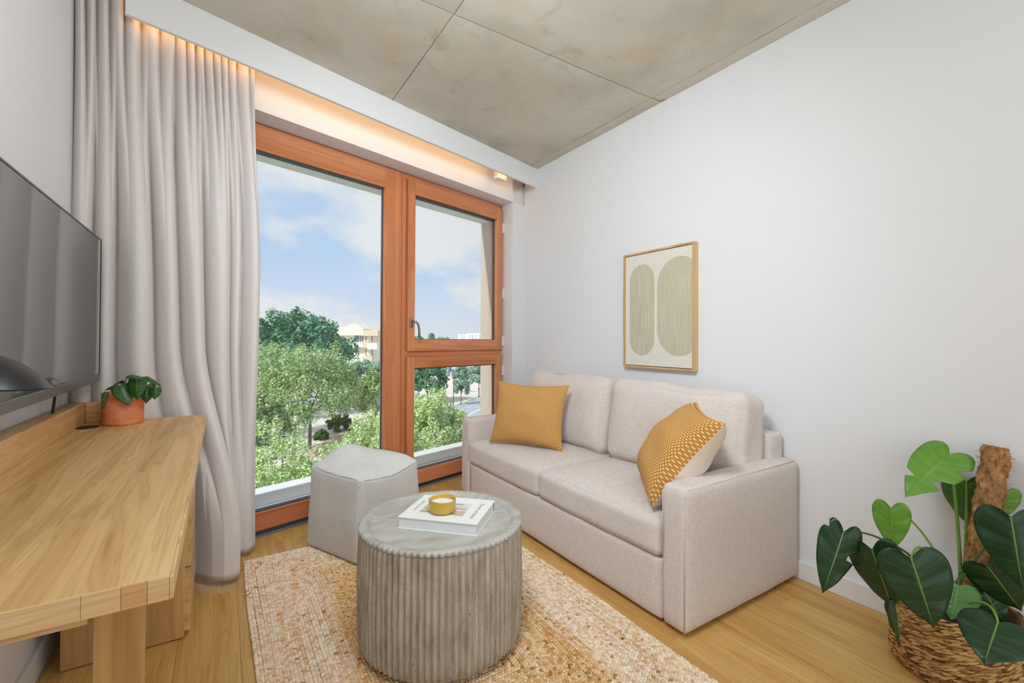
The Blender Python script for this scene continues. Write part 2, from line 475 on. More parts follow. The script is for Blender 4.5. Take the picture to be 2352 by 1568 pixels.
# exterior reveal
wobj('trim_1', MB().prism([(S1 + 0.005, NF + 0.055), (S1 + 0.03, NF + 0.055), (S1 + 0.03, NO + 0.004), (3.048, NO + 0.004)], 0.0, ZT + 0.02), M['ext_beige'])
wobj('trim_2', MB().box(-0.6, S1 + 0.03, NF + 0.055, NO + 0.004, 2.185, ZT + 0.02), M['ext_grey'])
wobj('trim_3', MB().box(-0.6, S1 + 0.03, NF + 0.06, NO - 0.09, 0.0, 0.105), M['ext_white'], 0.004)
wobj('trim_4', MB().box(-0.6, S1 + 0.03, NO - 0.09, NO + 0.03, 0.0, 0.182), M['ext_white'], 0.006)
wobj('baseboard_window', MB().box(RS + 0.01, WX / WDv[0] + 0.0 - 0.0, NW - 0.012, NW, 0, 0.085), M['trim'], 0.003) if False else None
# threshold mastic under the frame
wobj('trim_5', MB().box(S0, S1, NF - 0.006, NF + 0.03, -0.01, 0.012), M['seal_grey'])
wobj('trim_6', MB().box(S0, S1, NF + 0.006, NF + 0.05, -0.01, 0.036), M['seal'])
# bulkhead (curtain pelmet) hung from the ceiling
SB0, SB1 = 0.372, 2.93
sRb = (WX - NB * WNv[0]) / WDv[0]
wobj('trim_7', MB().prism([(SB0, NB), (sRb, NB), ((WX - (NB + 0.022) * WNv[0]) / WDv[0], NB + 0.022), (SB0, NB + 0.022)], 2.408, ZC + 0.003), M['trim'], 0.002)

# ------------------------------------------------------------------ the window
WZ0 = 0.034
win = tag(empty('window_1', tuple(wallp(1.9, NF, 0)), TH), kind='structure')
def wp(name, mat, s0, s1, n0, n1, z0, z1, bevel=0.004, parent=None):
    par = parent or win
    return MB().box(s0 - 1.9, s1 - 1.9, n0 - NF, n1 - NF, z0, z1).build(name, mat, par, False, bevel)
f0, f1 = NF, NF + 0.05
wp('head_rail', M['teak_x'], S0, 1.817, f0, f1, 2.147, ZT)
wp('head_rail', M['teak_x'], 1.957, S1 - .001, f0 + .004, f1, 2.252, ZT)
wp('bottom_rail', M['teak_x'], S0, 1.817, f0, f1, WZ0, 0.139)
wp('glazing_bead', M['teak_x'], S0, 1.815, f0 - .004, f0 + .02, 0.126, 0.137, 0.003)
wp('bottom_rail', M['teak_x'], 1.957, S1 - .001, f0 + .008, f1, WZ0, 0.075)
wp('mullion', M['teak'], 1.812, 1.925, f0 - 0.004, f1, WZ0, ZT - 0.003)
wp('mullion', M['teak'], 1.925, 1.957, f0 + 0.004, f1, WZ0, ZT - 0.003)
wp('mullion', M['teak'], 1.957, 1.990, f0 - 0.002, f1, WZ0, ZT - 0.003)
wp('jamb', M['teak'], 3.006, S1 - .001, f0 + .004, f1, WZ0, ZT - 0.003)
wp('transom', M['teak_x'], 1.985, 3.01, f0 + .004, f1, 0.968, 1.016)
s_ = f0 - 0.018
for (z0, z1, zr0, zr1) in ((1.013, 2.262, 1.093, 2.154), (0.040, 0.970, 0.136, 0.889)):
    wp('sash_stile', M['teak'], 1.997, 2.061, s_, f1, z0, z1, 0.005)
    wp('sash_stile', M['teak'], 2.945, 3.016, s_, f1, z0, z1, 0.005)
    wp('sash_rail', M['teak_x'], 2.0615, 2.9445, s_, f1, zr1, z1, 0.005)
    wp('sash_rail', M['teak_x'], 2.0615, 2.9445, s_, f1, z0, zr0, 0.005)
    wp('glazing_bead', M['teak_x'], 2.0615, 2.9445, s_ + .004, f1, zr0 - .004, zr0 + .006, 0.003)
    wp('seal', M['seal'], 2.941, 2.9445, s_ + .034, s_ + .050, zr0 + .004, zr1, 0)
    wp('seal', M['seal'], 2.0615, 2.932, s_ + .022, f1, zr1 - .008, zr1, 0)
    wp('seal', M['seal'], 2.0615, 2.932, s_ + .022, f1, zr0 + .005, zr0 + .010, 0)
    wp('pane', M['glass'], 2.0615, 2.9445, NF + .030, NF + .034, zr0, zr1, 0)
wp('seal', M['seal'], 1.807, 1.812, f0 + .022, f0 + .032, 0.146, 2.147, 0)
wp('seal', M['seal'], S0 + .01, 1.799, f0 + .012, f1, 2.138, 2.147, 0)
wp('seal', M['seal'], S0 + .01, 1.799, f0 + .012, f1, 0.139, 0.146, 0)
wp('pane', M['glass'], S0 + .01, 1.812, NF + .030, NF + .034, 0.139, 2.147, 0)
for z in (2.10, 1.52, 1.10, 0.84):
    wp('hinge', M['white_metal'], 3.014, 3.030, s_ - 0.006, s_ + 0.012, z - 0.055, z + 0.035, 0.003)
# handle: rose plate and curved lever
hp = wp('handle', M['steel'], 2.012, 2.040, s_ - 0.010, s_, 1.187, 1.255, 0.009)
lv = MB().tube([(2.026 - 1.9, s_ - NF - .005, 1.228), (2.026 - 1.9, s_ - NF - .030, 1.228), (2.034 - 1.9, s_ - NF - .042, 1.226),
                (2.052 - 1.9, s_ - NF - .046, 1.212), (2.062 - 1.9, s_ - NF - .046, 1.180), (2.066 - 1.9, s_ - NF - .045, 1.145), (2.066 - 1.9, s_ - NF - .043, 1.112)],
               [.010, .009, .009, .0085, .0085, .009, .0085], 12).build('lever', M['steel'], hp, True)

# LED strip and curtain track in the pelmet
led = wobj('led_strip', MB().box(0.42, 2.93, NB + .026, NB + .038, 2.452, 2.464), M['led'], 0, None)
tag(led, 'warm glowing light strip hidden behind the pelmet over the window', 'light strip')
trk = empty('curtain_track', tuple(wallp(1.5, 2.455, 2.535)), TH, 'white curtain track fixed under the ceiling behind the pelmet', 'curtain track')
MB().box(-1.26, 1.28, -.012, .012, 0.0, .032).build('rail', M['white_metal'], trk, False, .003)
MB().box(1.17, 1.28, -.022, .022, -.145, -.005).build('end_bracket', M['white_metal'], trk, False, .006)

# ------------------------------------------------------------------ curtain (one cloth)
bot_s = [.236, .27, .31, .35, .40, .45, .50, .55, .60, .645, .685, .72, .755, .785, .802, .810, .82, .845, .875, .905, .938]
bot_n = [2.51, 2.525, 2.49, 2.515, 2.475, 2.505, 2.455, 2.485, 2.435, 2.405, 2.315, 2.275, 2.262, 2.285, 2.36, 2.45, 2.50, 2.515, 2.49, 2.505, 2.535]
bs = np.array(bot_s); bn = np.array(bot_n)
bt = np.linspace(0, 1, len(bs))
def pleat(ph):            # rounded ridges, sharp valleys, 0..1
    return abs(math.sin(ph)) ** 0.55
def curtain(u, w):
    z = 0.028 + w * (2.545 - 0.028)
    # top
    st = 0.232 + u * (0.876 - 0.232)
    nt_ = 2.458 + 0.064 * (0.5 - pleat(math.pi * (15.0 * u + 0.5 * math.sin(9 * u)))) + 0.012 * math.sin(23 * u)
    # mid: broad folds, their valleys drifting to the right as they fall
    sm = 0.232 + u * (0.925 - 0.232)
    dr_ = 0.05 * (0.62 - w)
    vl = [.232, .300 + .3 * dr_, .372 + .6 * dr_, .492 + dr_, .585 + dr_, .690 + dr_, .800 + .6 * dr_, .850 + .3 * dr_, .93]
    q_ = max(i for i in range(len(vl) - 1) if vl[i] <= sm + 1e-9); q_ = min(q_, len(vl) - 2)
    wd_ = vl[q_ + 1] - vl[q_]; t_ = min(1, max(0, (sm - vl[q_]) / wd_))
    nm = 2.535 - min(.150, 1.30 * wd_) * math.sin(math.pi * t_ ** 0.85) ** 0.52 - 0.010 * math.sin(13 * u + 2 * w)
    sb = float(np.interp(u, bt, bs)); nb = float(np.interp(u, bt, bn))
    a = smoothstep(0.52, 1.0, w) ** 1.2
    b = smoothstep(0.50, 0.06, w) if w < 0.5 else 0.0
    b = 1 - smoothstep(0.05, 0.42, w)
    s = sm * (1 - a) + st * a; n = nm * (1 - a) + nt_ * a
    s = s * (1 - b) + sb * b; n = n * (1 - b) + nb * b
    # keep the cloth behind the far end of the desk
    lim = 2.463 - (s - 0.24) * 0.305 + 0.014
    if z < 0.95 and s < 0.668:
        n = n + (max(n, lim) - n) * smoothstep(.95, .80, z) if False else max(n, lim - max(0, (z - .80)) * 0.5)
    n = min(n, NW - 0.006) if s < S0 else min(n, 2.60)
    s += 0.004 * math.sin(3 * math.pi * w + 9 * u)
    return (s, n, z)
mb = MB().grid(curtain, 440, 90)
cur = mb.build('curtain', M['curtain'], None, True)
cur.rotation_euler = (0, 0, TH)
tag(cur, 'long grey beige pleated curtain drawn aside at the left of the window', 'curtain')
cur.modifiers.new('thick', 'SOLIDIFY').thickness = 0.002

# ------------------------------------------------------------------ soft shapes
def soft_box(sx, sy, sz, r=0.03, puff=(0, 0, 0), n=14, wob=0.0, seed=0, crown=None):
    """rounded, slightly swollen box centred on the origin; base at -sz/2"""
    h = np.array([sx, sy, sz]) / 2
    mb = MB(); vid = {}
    def vert(c):
        key = tuple(np.round(c, 6))
        if key in vid: return vid[key]
        p = np.array(c) * h
        q = np.clip(p, -(h - r), h - r); d = p - q; L_ = np.linalg.norm(d)
        # points on the cube skin: pull to the rounded skin
        if L_ > 1e-9:
            mx_ = np.max(np.abs(d)); p = q + d / L_ * min(r, mx_ if np.count_nonzero(np.abs(d) > 1e-9) == 1 else r)
        u = np.array(c)
        for ax in range(3):
            o = [i for i in range(3) if i != ax]
            w = (1 - u[o[0]] ** 4) * (1 - u[o[1]] ** 4)
            p[ax] += puff[ax] * u[ax] * max(w, 0)
        if wob:
            p += wob * np.array([vnoise(9 * p[0], 9 * p[1], 9 * p[2], seed), vnoise(8 * p[1], 7 * p[2], 9 * p[0], seed + 2), vnoise(9 * p[2], 8 * p[0], 7 * p[1], seed + 4)])
        vid[key] = len(mb.v); mb.v.append(tuple(p)); return vid[key]
    # denser spacing near the edges
    def ss(t):
        t = 2 * t - 1
        return math.copysign(1 - (1 - abs(t)) ** 1.6, t)
    g = [ss(i / n) for i in range(n + 1)]
    for ax in range(3):
        o = [i for i in range(3) if i != ax]
        for sgn in (-1, 1):
            for i in range(n):
                for j in range(n):
                    ids = []
                    for (a_, b_) in ((i, j), (i + 1, j), (i + 1, j + 1), (i, j + 1)):
                        c = [0, 0, 0]; c[ax] = sgn; c[o[0]] = g[a_]; c[o[1]] = g[b_]
                        ids.append(vert(c))
                    flip = (sgn > 0) ^ (ax == 1)
                    mb.f.append(tuple(ids) if flip else tuple(reversed(ids)))
    return mb

# ------------------------------------------------------------------ sofa
SX0, SX1, SY0, SY1 = 1.44, 2.262, 1.07, 2.925
sofa = empty('sofa', ((SX0 + SX1) / 2, (SY0 + SY1) / 2, 0.0), 0,
             'two seater sofa in pale pinkish beige linen against the right wall', 'sofa')
scx, scy = (SX0 + SX1) / 2, (SY0 + SY1) / 2
def spart(name, mb, loc, mat=None, rot=(0, 0, 0)):
    o = mb.build(name, mat or M['sofa'], sofa, True)
    o.location = (loc[0] - scx, loc[1] - scy, loc[2]); o.rotation_euler = rot
    return o
AW = 0.112
# base with front skirt
spart('base', soft_box(SX1 - SX0 - .006, SY1 - SY0 - 2 * AW - .002, 0.235, 0.014, (0.004, 0, 0), 10, 0.001, 3), (scx, scy, 0.1325))
for yy, sd in ((SY0 + AW / 2, 1), (SY1 - AW / 2, 5)):
    arm = spart('arm', soft_box(SX1 - SX0, AW, 0.535, 0.022, (0.002, 0.006, 0.004), 14, 0.0015, sd), (scx, yy, 0.2825))
    # piped seams along the arm's outer edges
    e = AW / 2 - 0.008; hx = (SX1 - SX0) / 2
    sg = -1 if yy < scy else 1
    MB().tube([(-hx + .004, sg * e, -.262), (-hx + .004, sg * e, .240), (-hx + .022, sg * e, .2605), (hx - .03, sg * e, .2635)], 0.0028, 6).build('seam', M['sofa'], arm, True)
    MB().tube([(-hx + .002, -sg * e, -.02), (-hx + .002, -sg * e, .238), (-hx + .022, -sg * e, .2605), (hx - .03, -sg * e, .2635)], 0.0024, 6).build('seam', M['sofa'], arm, True)
spart('backrest', soft_box(0.12, SY1 - SY0 - 2 * AW + .09, 0.42, 0.02, (0, 0, 0.003), 10, 0.001, 7), (SX1 - 0.064, scy, 0.46))
CW = (SY1 - SY0 - 2 * AW) / 2
for k_, yy in enumerate((SY0 + AW + CW / 2 + .002, SY1 - AW - CW / 2 - .002)):
    mb = soft_box(0.66, CW - .004, 0.150, 0.034, (0.006, 0.0, 0.026), 20, 0.0022, 11 + 3 * k_)
    # two soft creases at the front edge
    for i, v in enumerate(mb.v):
        x, y, z = v
        fr_ = smoothstep(-0.20, -0.33, x)
        dz = 0
        for y0 in (-0.08, 0.06, 0.20):
            dz += 0.006 * math.exp(-((y - y0 * (1 if k_ == 0 else 1.3)) / 0.014) ** 2)
        mb.v[i] = (x + dz * fr_ * 0.8, y, z - dz * fr_)
    cush = spart('seat_cushion', mb, (SX0 - 0.008 + 0.33, yy, 0.326))
for k_, yy in enumerate((SY0 + AW + CW / 2 - .02, SY1 - AW - CW / 2 + .02)):
    mb = soft_box(0.21, CW + .015, 0.46, 0.055, (0.040, 0.004, 0.012), 22, 0.006, 21 + 5 * k_)
    sd = 21 + 5 * k_
    for i, v in enumerate(mb.v):
        x, y, z = v
        # diagonal gathers that fan down from the top seam
        tp = smoothstep(-0.02, 0.20, z) * smoothstep(0.10, -0.09, x)
        g_ = max(0, math.sin(46 * (y + 0.45 * z) + sd)) ** 3 * 0.006 * tp
        ed = smoothstep(CW / 2 - .12, CW / 2, abs(y)) * smoothstep(0.0, -0.10, x)
        g_ += max(0, math.sin(60 * z + 20 * y)) ** 2 * 0.004 * ed
        sag = -0.014 * math.exp(-((y - (-.12 if k_ == 0 else .1)) / .13) ** 2) * smoothstep(.1, .23, z)
        mb.v[i] = (x + g_, y, z + sag)
    c = spart('back_cushion', mb, (2.035, yy, 0.630), None, (0, math.radians(7), 0))
    hy = CW / 2 - .01
    MB().tube([(-.060, -hy + .01, .19), (-.062, -hy + .05, .222), (-.066, 0, .226), (-.062, hy - .05, .222), (-.060, hy - .01, .19)], 0.003, 6).build('seam', M['sofa'], c, True)

# ------------------------------------------------------------------ throw pillows
k = Nodes('mustard_stitched_weave'); k.set('Roughness', 0.95); k.set('Specular IOR Level', 0.08)
tcn = k.n('TexCoord').outputs['UV']
sx = k.n('SeparateXYZ', {0: tcn})
NC = 37.0
ru = k.n('Math', {0: sx.outputs[1], 1: NC * 1.18}, operation='MULTIPLY').outputs[0]
row = k.n('Math', {0: ru}, operation='FLOOR').outputs[0]
par = k.n('Math', {0: row, 1: 2.0}, operation='MODULO').outputs[0]
half = k.n('Math', {0: par, 1: 0.5}, operation='MULTIPLY').outputs[0]
cu = k.n('Math', {0: sx.outputs[0], 1: NC}, operation='MULTIPLY').outputs[0]
cu = k.n('Math', {0: cu, 1: half}, operation='ADD').outputs[0]
fu = k.n('Math', {0: k.n('Math', {0: cu}, operation='FRACT').outputs[0], 1: 0.5}, operation='SUBTRACT').outputs[0]
fv = k.n('Math', {0: k.n('Math', {0: ru}, operation='FRACT').outputs[0], 1: 0.5}, operation='SUBTRACT').outputs[0]
d2 = k.n('Math', {0: k.n('Math', {0: fu, 1: 1.25}, operation='MULTIPLY').outputs[0], 1: 2.0}, operation='POWER').outputs[0]
d3 = k.n('Math', {0: fv, 1: 2.0}, operation='POWER').outputs[0]
dd = k.n('Math', {0: k.n('Math', {0: d2, 1: d3}, operation='ADD').outputs[0], 1: 0.5}, operation='POWER').outputs[0]
dot = k.n('MapRange', {0: dd, 1: 0.22, 2: 0.34, 3: 1.0, 4: 0.0}).outputs[0]
base = k.mix(k.noise(k.coord((300, 300, 300)), 1.0, 2), lin(172, 116, 44), lin(206, 150, 70))
cc = k.mix(dot, base, lin(238, 218, 180))
k.set('Base Color', cc); k.bump(dot, 0.5, 0.002)
M['mustard_cloth'] = k.m
M['cream_cloth'] = cloth('cream_cotton', lin(238, 226, 212), lin(226, 212, 198), 600, 0.1)

def pillow(name, label, origin, eu, ev, thick, pinch=0.10, seed=0, n=34):
    """origin: lower corner; eu, ev: edge vectors; two faces: woven front and cotton back"""
    O, U, V = (np.array(a, float) for a in (origin, eu, ev))
    N = np.cross(U, V); N /= np.linalg.norm(N)
    root = empty(name, tuple(O + U / 2), 0, label, 'cushion', 'mustard throw cushions on the sofa')
    base_ = O + U / 2
    def surf(sgn):
        def fn(u, v):
            a, b = 2 * u - 1, 2 * v - 1
            a2 = a * (1 - pinch * (1 - b * b) * 0.5 * (0.4 + 0.6 * abs(a)))
            b2 = b * (1 - pinch * (1 - a * a) * 0.5 * (0.4 + 0.6 * abs(b)))
            t = max(0.0, (1 - a ** 2) * (1 - b ** 2)) ** 0.42
            t *= 1 + 0.08 * vnoise(3 * a, 3 * b, 0, seed)
            p = O + U * (a2 + 1) / 2 + V * (b2 + 1) / 2 + N * sgn * thick * t
            return p - base_
        return fn
    for nm, sgn, mt in (('front_cover', 1, M['mustard_cloth']), ('back_cover', -1, M['cream_cloth'])):
        mb = MB().grid(surf(sgn), n, n)
        mb.uv = [(i / (n - 1), j / (n - 1)) for i in range(n) for j in range(n)]
        if sgn < 0: mb.f = [tuple(reversed(f)) for f in mb.f]
        mb.build(nm, mt, root, True)
    return root
pillow('throw_cushion', 'mustard dotted throw cushion propped at the window end of the sofa',
       (1.480, 2.600, 0.428), (0.262, -0.440, -0.004), (0.105, 0.062, 0.395), 0.085, 0.22, 1)
pillow('throw_cushion', 'mustard dotted throw cushion with cream back leaning on the near arm',
       (1.765, 1.590, 0.450), (-0.305, -0.345, -0.020), (0.170, -0.215, 0.355), 0.120, 0.22, 4)

# ------------------------------------------------------------------ framed painting
AY0, AY1, AZ0, AZ1 = 1.610, 2.147, 0.926, 1.662
pic = empty('framed_painting', (WX, (AY0 + AY1) / 2, AZ0), 0, 'framed abstract painting of two beige rounded shapes above the sofa', 'painting')
ay, az, pd_ = (AY1 - AY0) / 2, AZ1 - AZ0, 0.040
fw = 0.012
MB().box(-pd_, -.002, -ay, -ay + fw, 0, az).build('frame_rail', M['frame'], pic, False, .0015)
MB().box(-pd_, -.002, ay - fw, ay, 0, az).build('frame_rail', M['frame'], pic, False, .0015)
MB().box(-pd_, -.002, -ay + fw, ay - fw, 0, fw).build('frame_rail', M['frame'], pic, False, .0015)
MB().box(-pd_, -.002, -ay + fw, ay - fw, az - fw, az).build('frame_rail', M['frame'], pic, False, .0015)
cy0, cy1, cz0, cz1 = -ay + fw + .004, ay - fw - .004, fw + .004, az - fw - .004
cv = MB().box(-pd_ + .006, -.006, cy0, cy1, cz0, cz1).build('canvas', M['canvas'], pic)
MB().box(-pd_ + .018, -.004, -ay + fw, ay - fw, fw, az - fw).build('backing', M['black'], pic)
def shape(name, ya, yb, za, zb, clip):
    # stadium with elliptical ends; y decreases to the right in the picture
    pts = []; hw = abs(yb - ya) / 2; c = (ya + yb) / 2; rh = hw * 1.02; n = 28
    for i in range(n + 1):
        a = math.pi * i / n; pts.append((c + hw * math.cos(a), zb - rh + rh * math.sin(a)))
    for i in range(n + 1):
        a = math.pi + math.pi * i / n; pts.append((c + hw * math.cos(a), za + rh + rh * math.sin(a)))
    pts = [(max(clip, y) + 0.0007 * math.sin(90 * z), z) for y, z in pts]
    mb = MB(); b = len(pts); x = -pd_ + .0052
    mb.v = [(x, y, z) for y, z in pts]; mb.f = [tuple(reversed(range(b)))]
    return mb.build(name, M['brushed'], cv)
Yw = cy1 - cy0
shape('painted_shape', cy1 - .075 * Yw, cy1 - .470 * Yw, cz0 + .085 * az, cz0 + .870 * az, cy0)
shape('painted_shape', cy1 - .515 * Yw, cy1 - 1.13 * Yw, cz0 + .090 * az, cz0 + .885 * az, cy0 + .001)

# ------------------------------------------------------------------ coffee table
k = Nodes('limewashed_fluted_side'); k.set('Roughness', 0.75); k.set('Specular IOR Level', 0.25)
v = k.coord((70, 70, 4)); a = k.noise(v, 1.0, 5, 0.65)
b = k.noise(k.coord((22, 22, 9)), 1.0, 5, 0.7)
c = k.ramp(a, [(0.28, lin(120, 106, 90)), (0.45, lin(164, 150, 132)), (0.62, lin(192, 180, 164)), (0.8, lin(204, 196, 184))])
c = k.mix(0.5, c, k.ramp(b, [(0.35, lin(150, 134, 114)), (0.6, lin(196, 186, 170))]))
pits = k.ramp(k.noise(k.coord((160, 160, 90)), 1.0, 3), [(0.27, (0.45, 0.4, 0.35, 1)), (0.34, (1, 1, 1, 1))])
k.set('Base Color', k.mix(1.0, c, pits, 'MULTIPLY')); k.bump(a, 0.3, 0.003)
M['flute'] = k.m
k = Nodes('smooth_grey_concrete'); k.set('Roughness', 0.38); k.set('Specular IOR Level', 0.45)
a = k.noise(k.coord((5, 14, 5), rot=(0, 0, 0.7)), 1.0, 7, 0.65, 0.6)
c = k.ramp(a, [(0.3, lin(152, 147, 136)), (0.5, lin(182, 178, 168)), (0.7, lin(198, 196, 190))])
sp = k.ramp(k.noise(k.coord((90, 90, 90)), 1.0, 2), [(0.24, (0.5, 0.47, 0.42, 1)), (0.29, (1, 1, 1, 1))])
k.set('Base Color', k.mix(0.8, c, k.mix(1.0, c, sp, 'MULTIPLY'))); k.bump(a, 0.1, 0.003)
M['tabletop'] = k.m
TZ, TR, TC = 0.440, 0.298, (0.698, 1.578)
RUGZ = 0.0146
table = empty('coffee_table', (TC[0], TC[1], RUGZ), 0, 'round drum coffee table with fluted limewashed side and grey tray top', 'coffee table')
NF_ = 84
def flute_r(a, z):
    ph = (a / (2 * math.pi) * NF_) % 1.0
    return 0.0105 * (abs(math.sin(math.pi * ph)) ** 0.65) + 0.0012 * math.sin(17 * a + 31 * z) * 0.6
zs = [0.0, 0.004, 0.012, 0.06, 0.12, 0.18, 0.24, 0.30, 0.36, 0.395, 0.412, 0.420]
zb_ = 0.022
mb = MB(); na = NF_ * 8
def side(u, w):
    i = w * (len(zs) - 1); i0 = int(i); z = zs[i0] if i0 >= len(zs) - 1 else zs[i0] + (zs[i0 + 1] - zs[i0]) * (i - i0)
    a = 2 * math.pi * u; R_ = TR - 0.0085 + flute_r(a, z)
    R_ -= 0.006 * smoothstep(0.02, 0.0, z) + 0.003 * smoothstep(0.40, 0.42, z)
    R_ -= 0.004 * (abs(z - 0.21) / 0.21) ** 2
    return (R_ * math.cos(a), R_ * math.sin(a), z * (TZ - RUGZ - zb_ - .006) / .42 + zb_)
mb.grid(side, na, 24, True); mb.build('fluted_drum', M['flute'], table, True)
MB().lathe([(TR - .035, 0), (TR - .03, 0.002), (TR - .028, zb_ + .004)], 96).build('plinth', M['flute'], table, True)
# tray top: fluted outer lip, raised rim, dished centre
mb = MB(); prof = [(1.0, -.012), (1.0, -.004), (0.988, 0.0), (0.955, 0.0015), (0.925, -.001), (0.90, -.009), (0.885, -.0135), (0.86, -.0145), (0.4, -.0145), (0.0005, -.0145)]
tz = TZ - RUGZ
def tray(u, w):
    i = w * (len(prof) - 1); i0 = min(int(i), len(prof) - 2); t = i - i0
    r_ = prof[i0][0] + (prof[i0 + 1][0] - prof[i0][0]) * t; z = prof[i0][1] + (prof[i0 + 1][1] - prof[i0][1]) * t
    a = 2 * math.pi * u
    R_ = (TR - 0.010 + flute_r(a, .42) * smoothstep(.95, 1.0, r_)) * r_
    return (R_ * math.cos(a), R_ * math.sin(a), tz + z)
mb.grid(tray, na, 19, True); mb.build('tray_top', M['tabletop'], table, True)
TS = TZ - 0.0145                       # surface that carries the book

# ------------------------------------------------------------------ book and candle
BA = math.radians(45.4)
bk = empty('book', (0.722, 1.572, TS), -BA, 'thick white hardback book lying on the round table', 'book')
bl_, bw_, bh_ = 0.148, 0.120, 0.042     # half length, half width, height; local x along the long side
MB().box(-bl_ + .004, bl_ - .004, -bw_ + .004, bw_ - .003, .003, bh_ - .003).build('page_block', M['paper'], bk, False, .001)
cvr = MB().box(-bl_, bl_, -bw_, bw_, bh_ - .003, bh_).build('front_cover', M['cover'], bk, False, .0008)
MB().box(-bl_, bl_, -bw_, bw_, 0, .003).build('back_cover', M['cover'], bk, False, .0008)
MB().box(-bl_, bl_, bw_ - .003, bw_, .003, bh_ - .003).build('spine', M['cover'], bk, False, .0008)
MB().box(bl_ - .0042, bl_ - .0035, bw_ - .009, bw_ - .003, .004, bh_ - .004).build('headband', M['black'], bk)
for q in range(5):
    z = .008 + q * .0062
    MB().box(-bl_ + .0035, bl_ - .004, -bw_ + .0037, -bw_ + .0042, z, z + .0009).build('page_line', plain('page_edge_shadow', lin(214, 214, 214), .8) if q == 0 else bpy.data.materials['page_edge_shadow'], bk)
zt = bh_ + .0004
def quad(name, pts, mat, par):
    mb = MB(); mb.v = [(x, y, zt) for x, y in pts]; mb.f = [tuple(range(len(pts)))]
    return mb.build(name, mat, par)
pm = [plain('print_' + n_, c_, 0.6) for n_, c_ in (('sky', lin(214, 222, 224)), ('wall', lin(222, 210, 198)), ('tan', lin(200, 182, 152)), ('dark', lin(130, 122, 112)))]
ph = quad('cover_photo', [(-.092, -.062), (.075, -.062), (.075, .062), (-.092, .062)], pm[1], cvr)
def strip(pts, mt, dz=.0003):
    mb = MB(); mb.v = [(x, y, zt + dz) for x, y in pts]; mb.f = [tuple(range(len(pts)))]
    return mb.build('print_patch', mt, ph)
strip([(-.092, -.02), (-.05, -.062), (-.01, -.062), (-.07, .062), (-.092, .062)], pm[2])
strip([(-.02, .03), (.075, .03), (.075, .062), (-.03, .062)], pm[0])
strip([(.02, -.062), (.075, -.062), (.075, -.02), (.035, -.02)], pm[2])
strip([(-.092, -.047), (.050, -.047), (.052, -.052), (-.092, -.052)], pm[3], .0005)
strip([(.032, .004), (.066, .004), (.066, .000), (.032, .000)], pm[3], .0005)
strip([(.010, .040), (.050, .044), (.040, .050), (.012, .048)], pm[3], .0005)
def text(body, size, loc, rz, mat, par):
    cd = bpy.data.curves.new('title', 'FONT'); cd.body = body; cd.size = size; cd.align_x = 'CENTER'; cd.align_y = 'CENTER'
    o = bpy.data.objects.new('title', cd); COL.objects.link(o)
    me = bpy.data.meshes.new_from_object(o); bpy.data.objects.remove(o); bpy.data.curves.remove(cd)
    n = link('title', me, mat, par); n.location = loc; n.rotation_euler = (0, 0, rz)
    return n
text('The Art of Home', 0.021, (.112, 0.0, zt + .0002), -math.pi / 2, M['ink'], cvr)
mb = MB()
for q in range(20):                     # author line too small to read
    if q in (6, 11): continue
    y = .050 - q * .005
    mb.v += [(-.121, y, zt), (-.117 + .001 * (q % 3), y, zt), (-.117 + .001 * (q % 3), y + .0032, zt), (-.121, y + .0032, zt)]
    b = len(mb.v) - 4; mb.f.append((b, b + 1, b + 2, b + 3))
mb.build('author_line', M['ink'], cvr)

cz = TS + bh_ + .0006
can = empty('candle', (0.688, 1.553, cz), 0, 'white wax candle in a mustard ceramic bowl on the book', 'candle')
prof = [(.001, 0), (.036, 0), (.044, .003), (.0475, .010), (.0490, .025), (.0500, .044), (.0495, .0475), (.0480, .0480), (.0462, .0465), (.0455, .038), (.0450, .034)]
mb = MB(); n_ = 64
def bowl(u, w):
    i = w * (len(prof) - 1); i0 = min(int(i), len(prof) - 2); t = i - i0
    r_ = prof[i0][0] + (prof[i0 + 1][0] - prof[i0][0]) * t; z = prof[i0][1] + (prof[i0 + 1][1] - prof[i0][1]) * t
    a = 2 * math.pi * u
    r_ *= 1 + .014 * math.sin(3 * a + 1) * z / .048; z *= 1 + .03 * math.sin(2 * a + .5)
    return (r_ * math.cos(a), r_ * math.sin(a), z)
mb.grid(bowl, n_, 41, True); mb.build('bowl', M['mustard'], can, True)
MB().lathe([(.0447, .028), (.0447, .0342), (.040, .0350), (.01, .0346), (.0005, .0348)], 48).build('wax', M['wax'], can, True)
MB().tube([(0, 0, .034), (.0005, .0005, .040), (.001, .001, .0435)], .0011, 6).build('wick', M['paper'], can, True)

# ------------------------------------------------------------------ pouf
k = Nodes('pouf_woven_grey'); k.set('Roughness', 0.95); k.set('Specular IOR Level', 0.08)
tcn = k.n('TexCoord').outputs['Object']
wv = k.n('TexWave', {'Vector': tcn, 'Scale': 58.0, 'Distortion': 1.6, 'Detail': 2, 'Detail Scale': 6.0}, bands_direction='Z').outputs[1]
f2 = k.noise(k.coord((330, 330, 120)), 1.0, 2)
f3 = k.noise(k.coord((3, 3, 30)), 1.0, 4)
w = k.n('Math', {0: wv, 1: f2}, operation='MULTIPLY').outputs[0]
w = k.n('MapRange', {0: w, 1: 0.05, 2: 0.55}).outputs[0]
c = k.mix(w, lin(176, 172, 165), lin(240, 238, 233))
c = k.mix(k.n('Math', {0: f3, 1: 0.35}, operation='MULTIPLY').outputs[0], c, lin(214, 210, 204))
k.set('Base Color', c); k.bump(w, 0.35, 0.002)
M['pouf'] = k.m
k = Nodes('pouf_top_weave'); k.set('Roughness', 0.95); k.set('Specular IOR Level', 0.08)
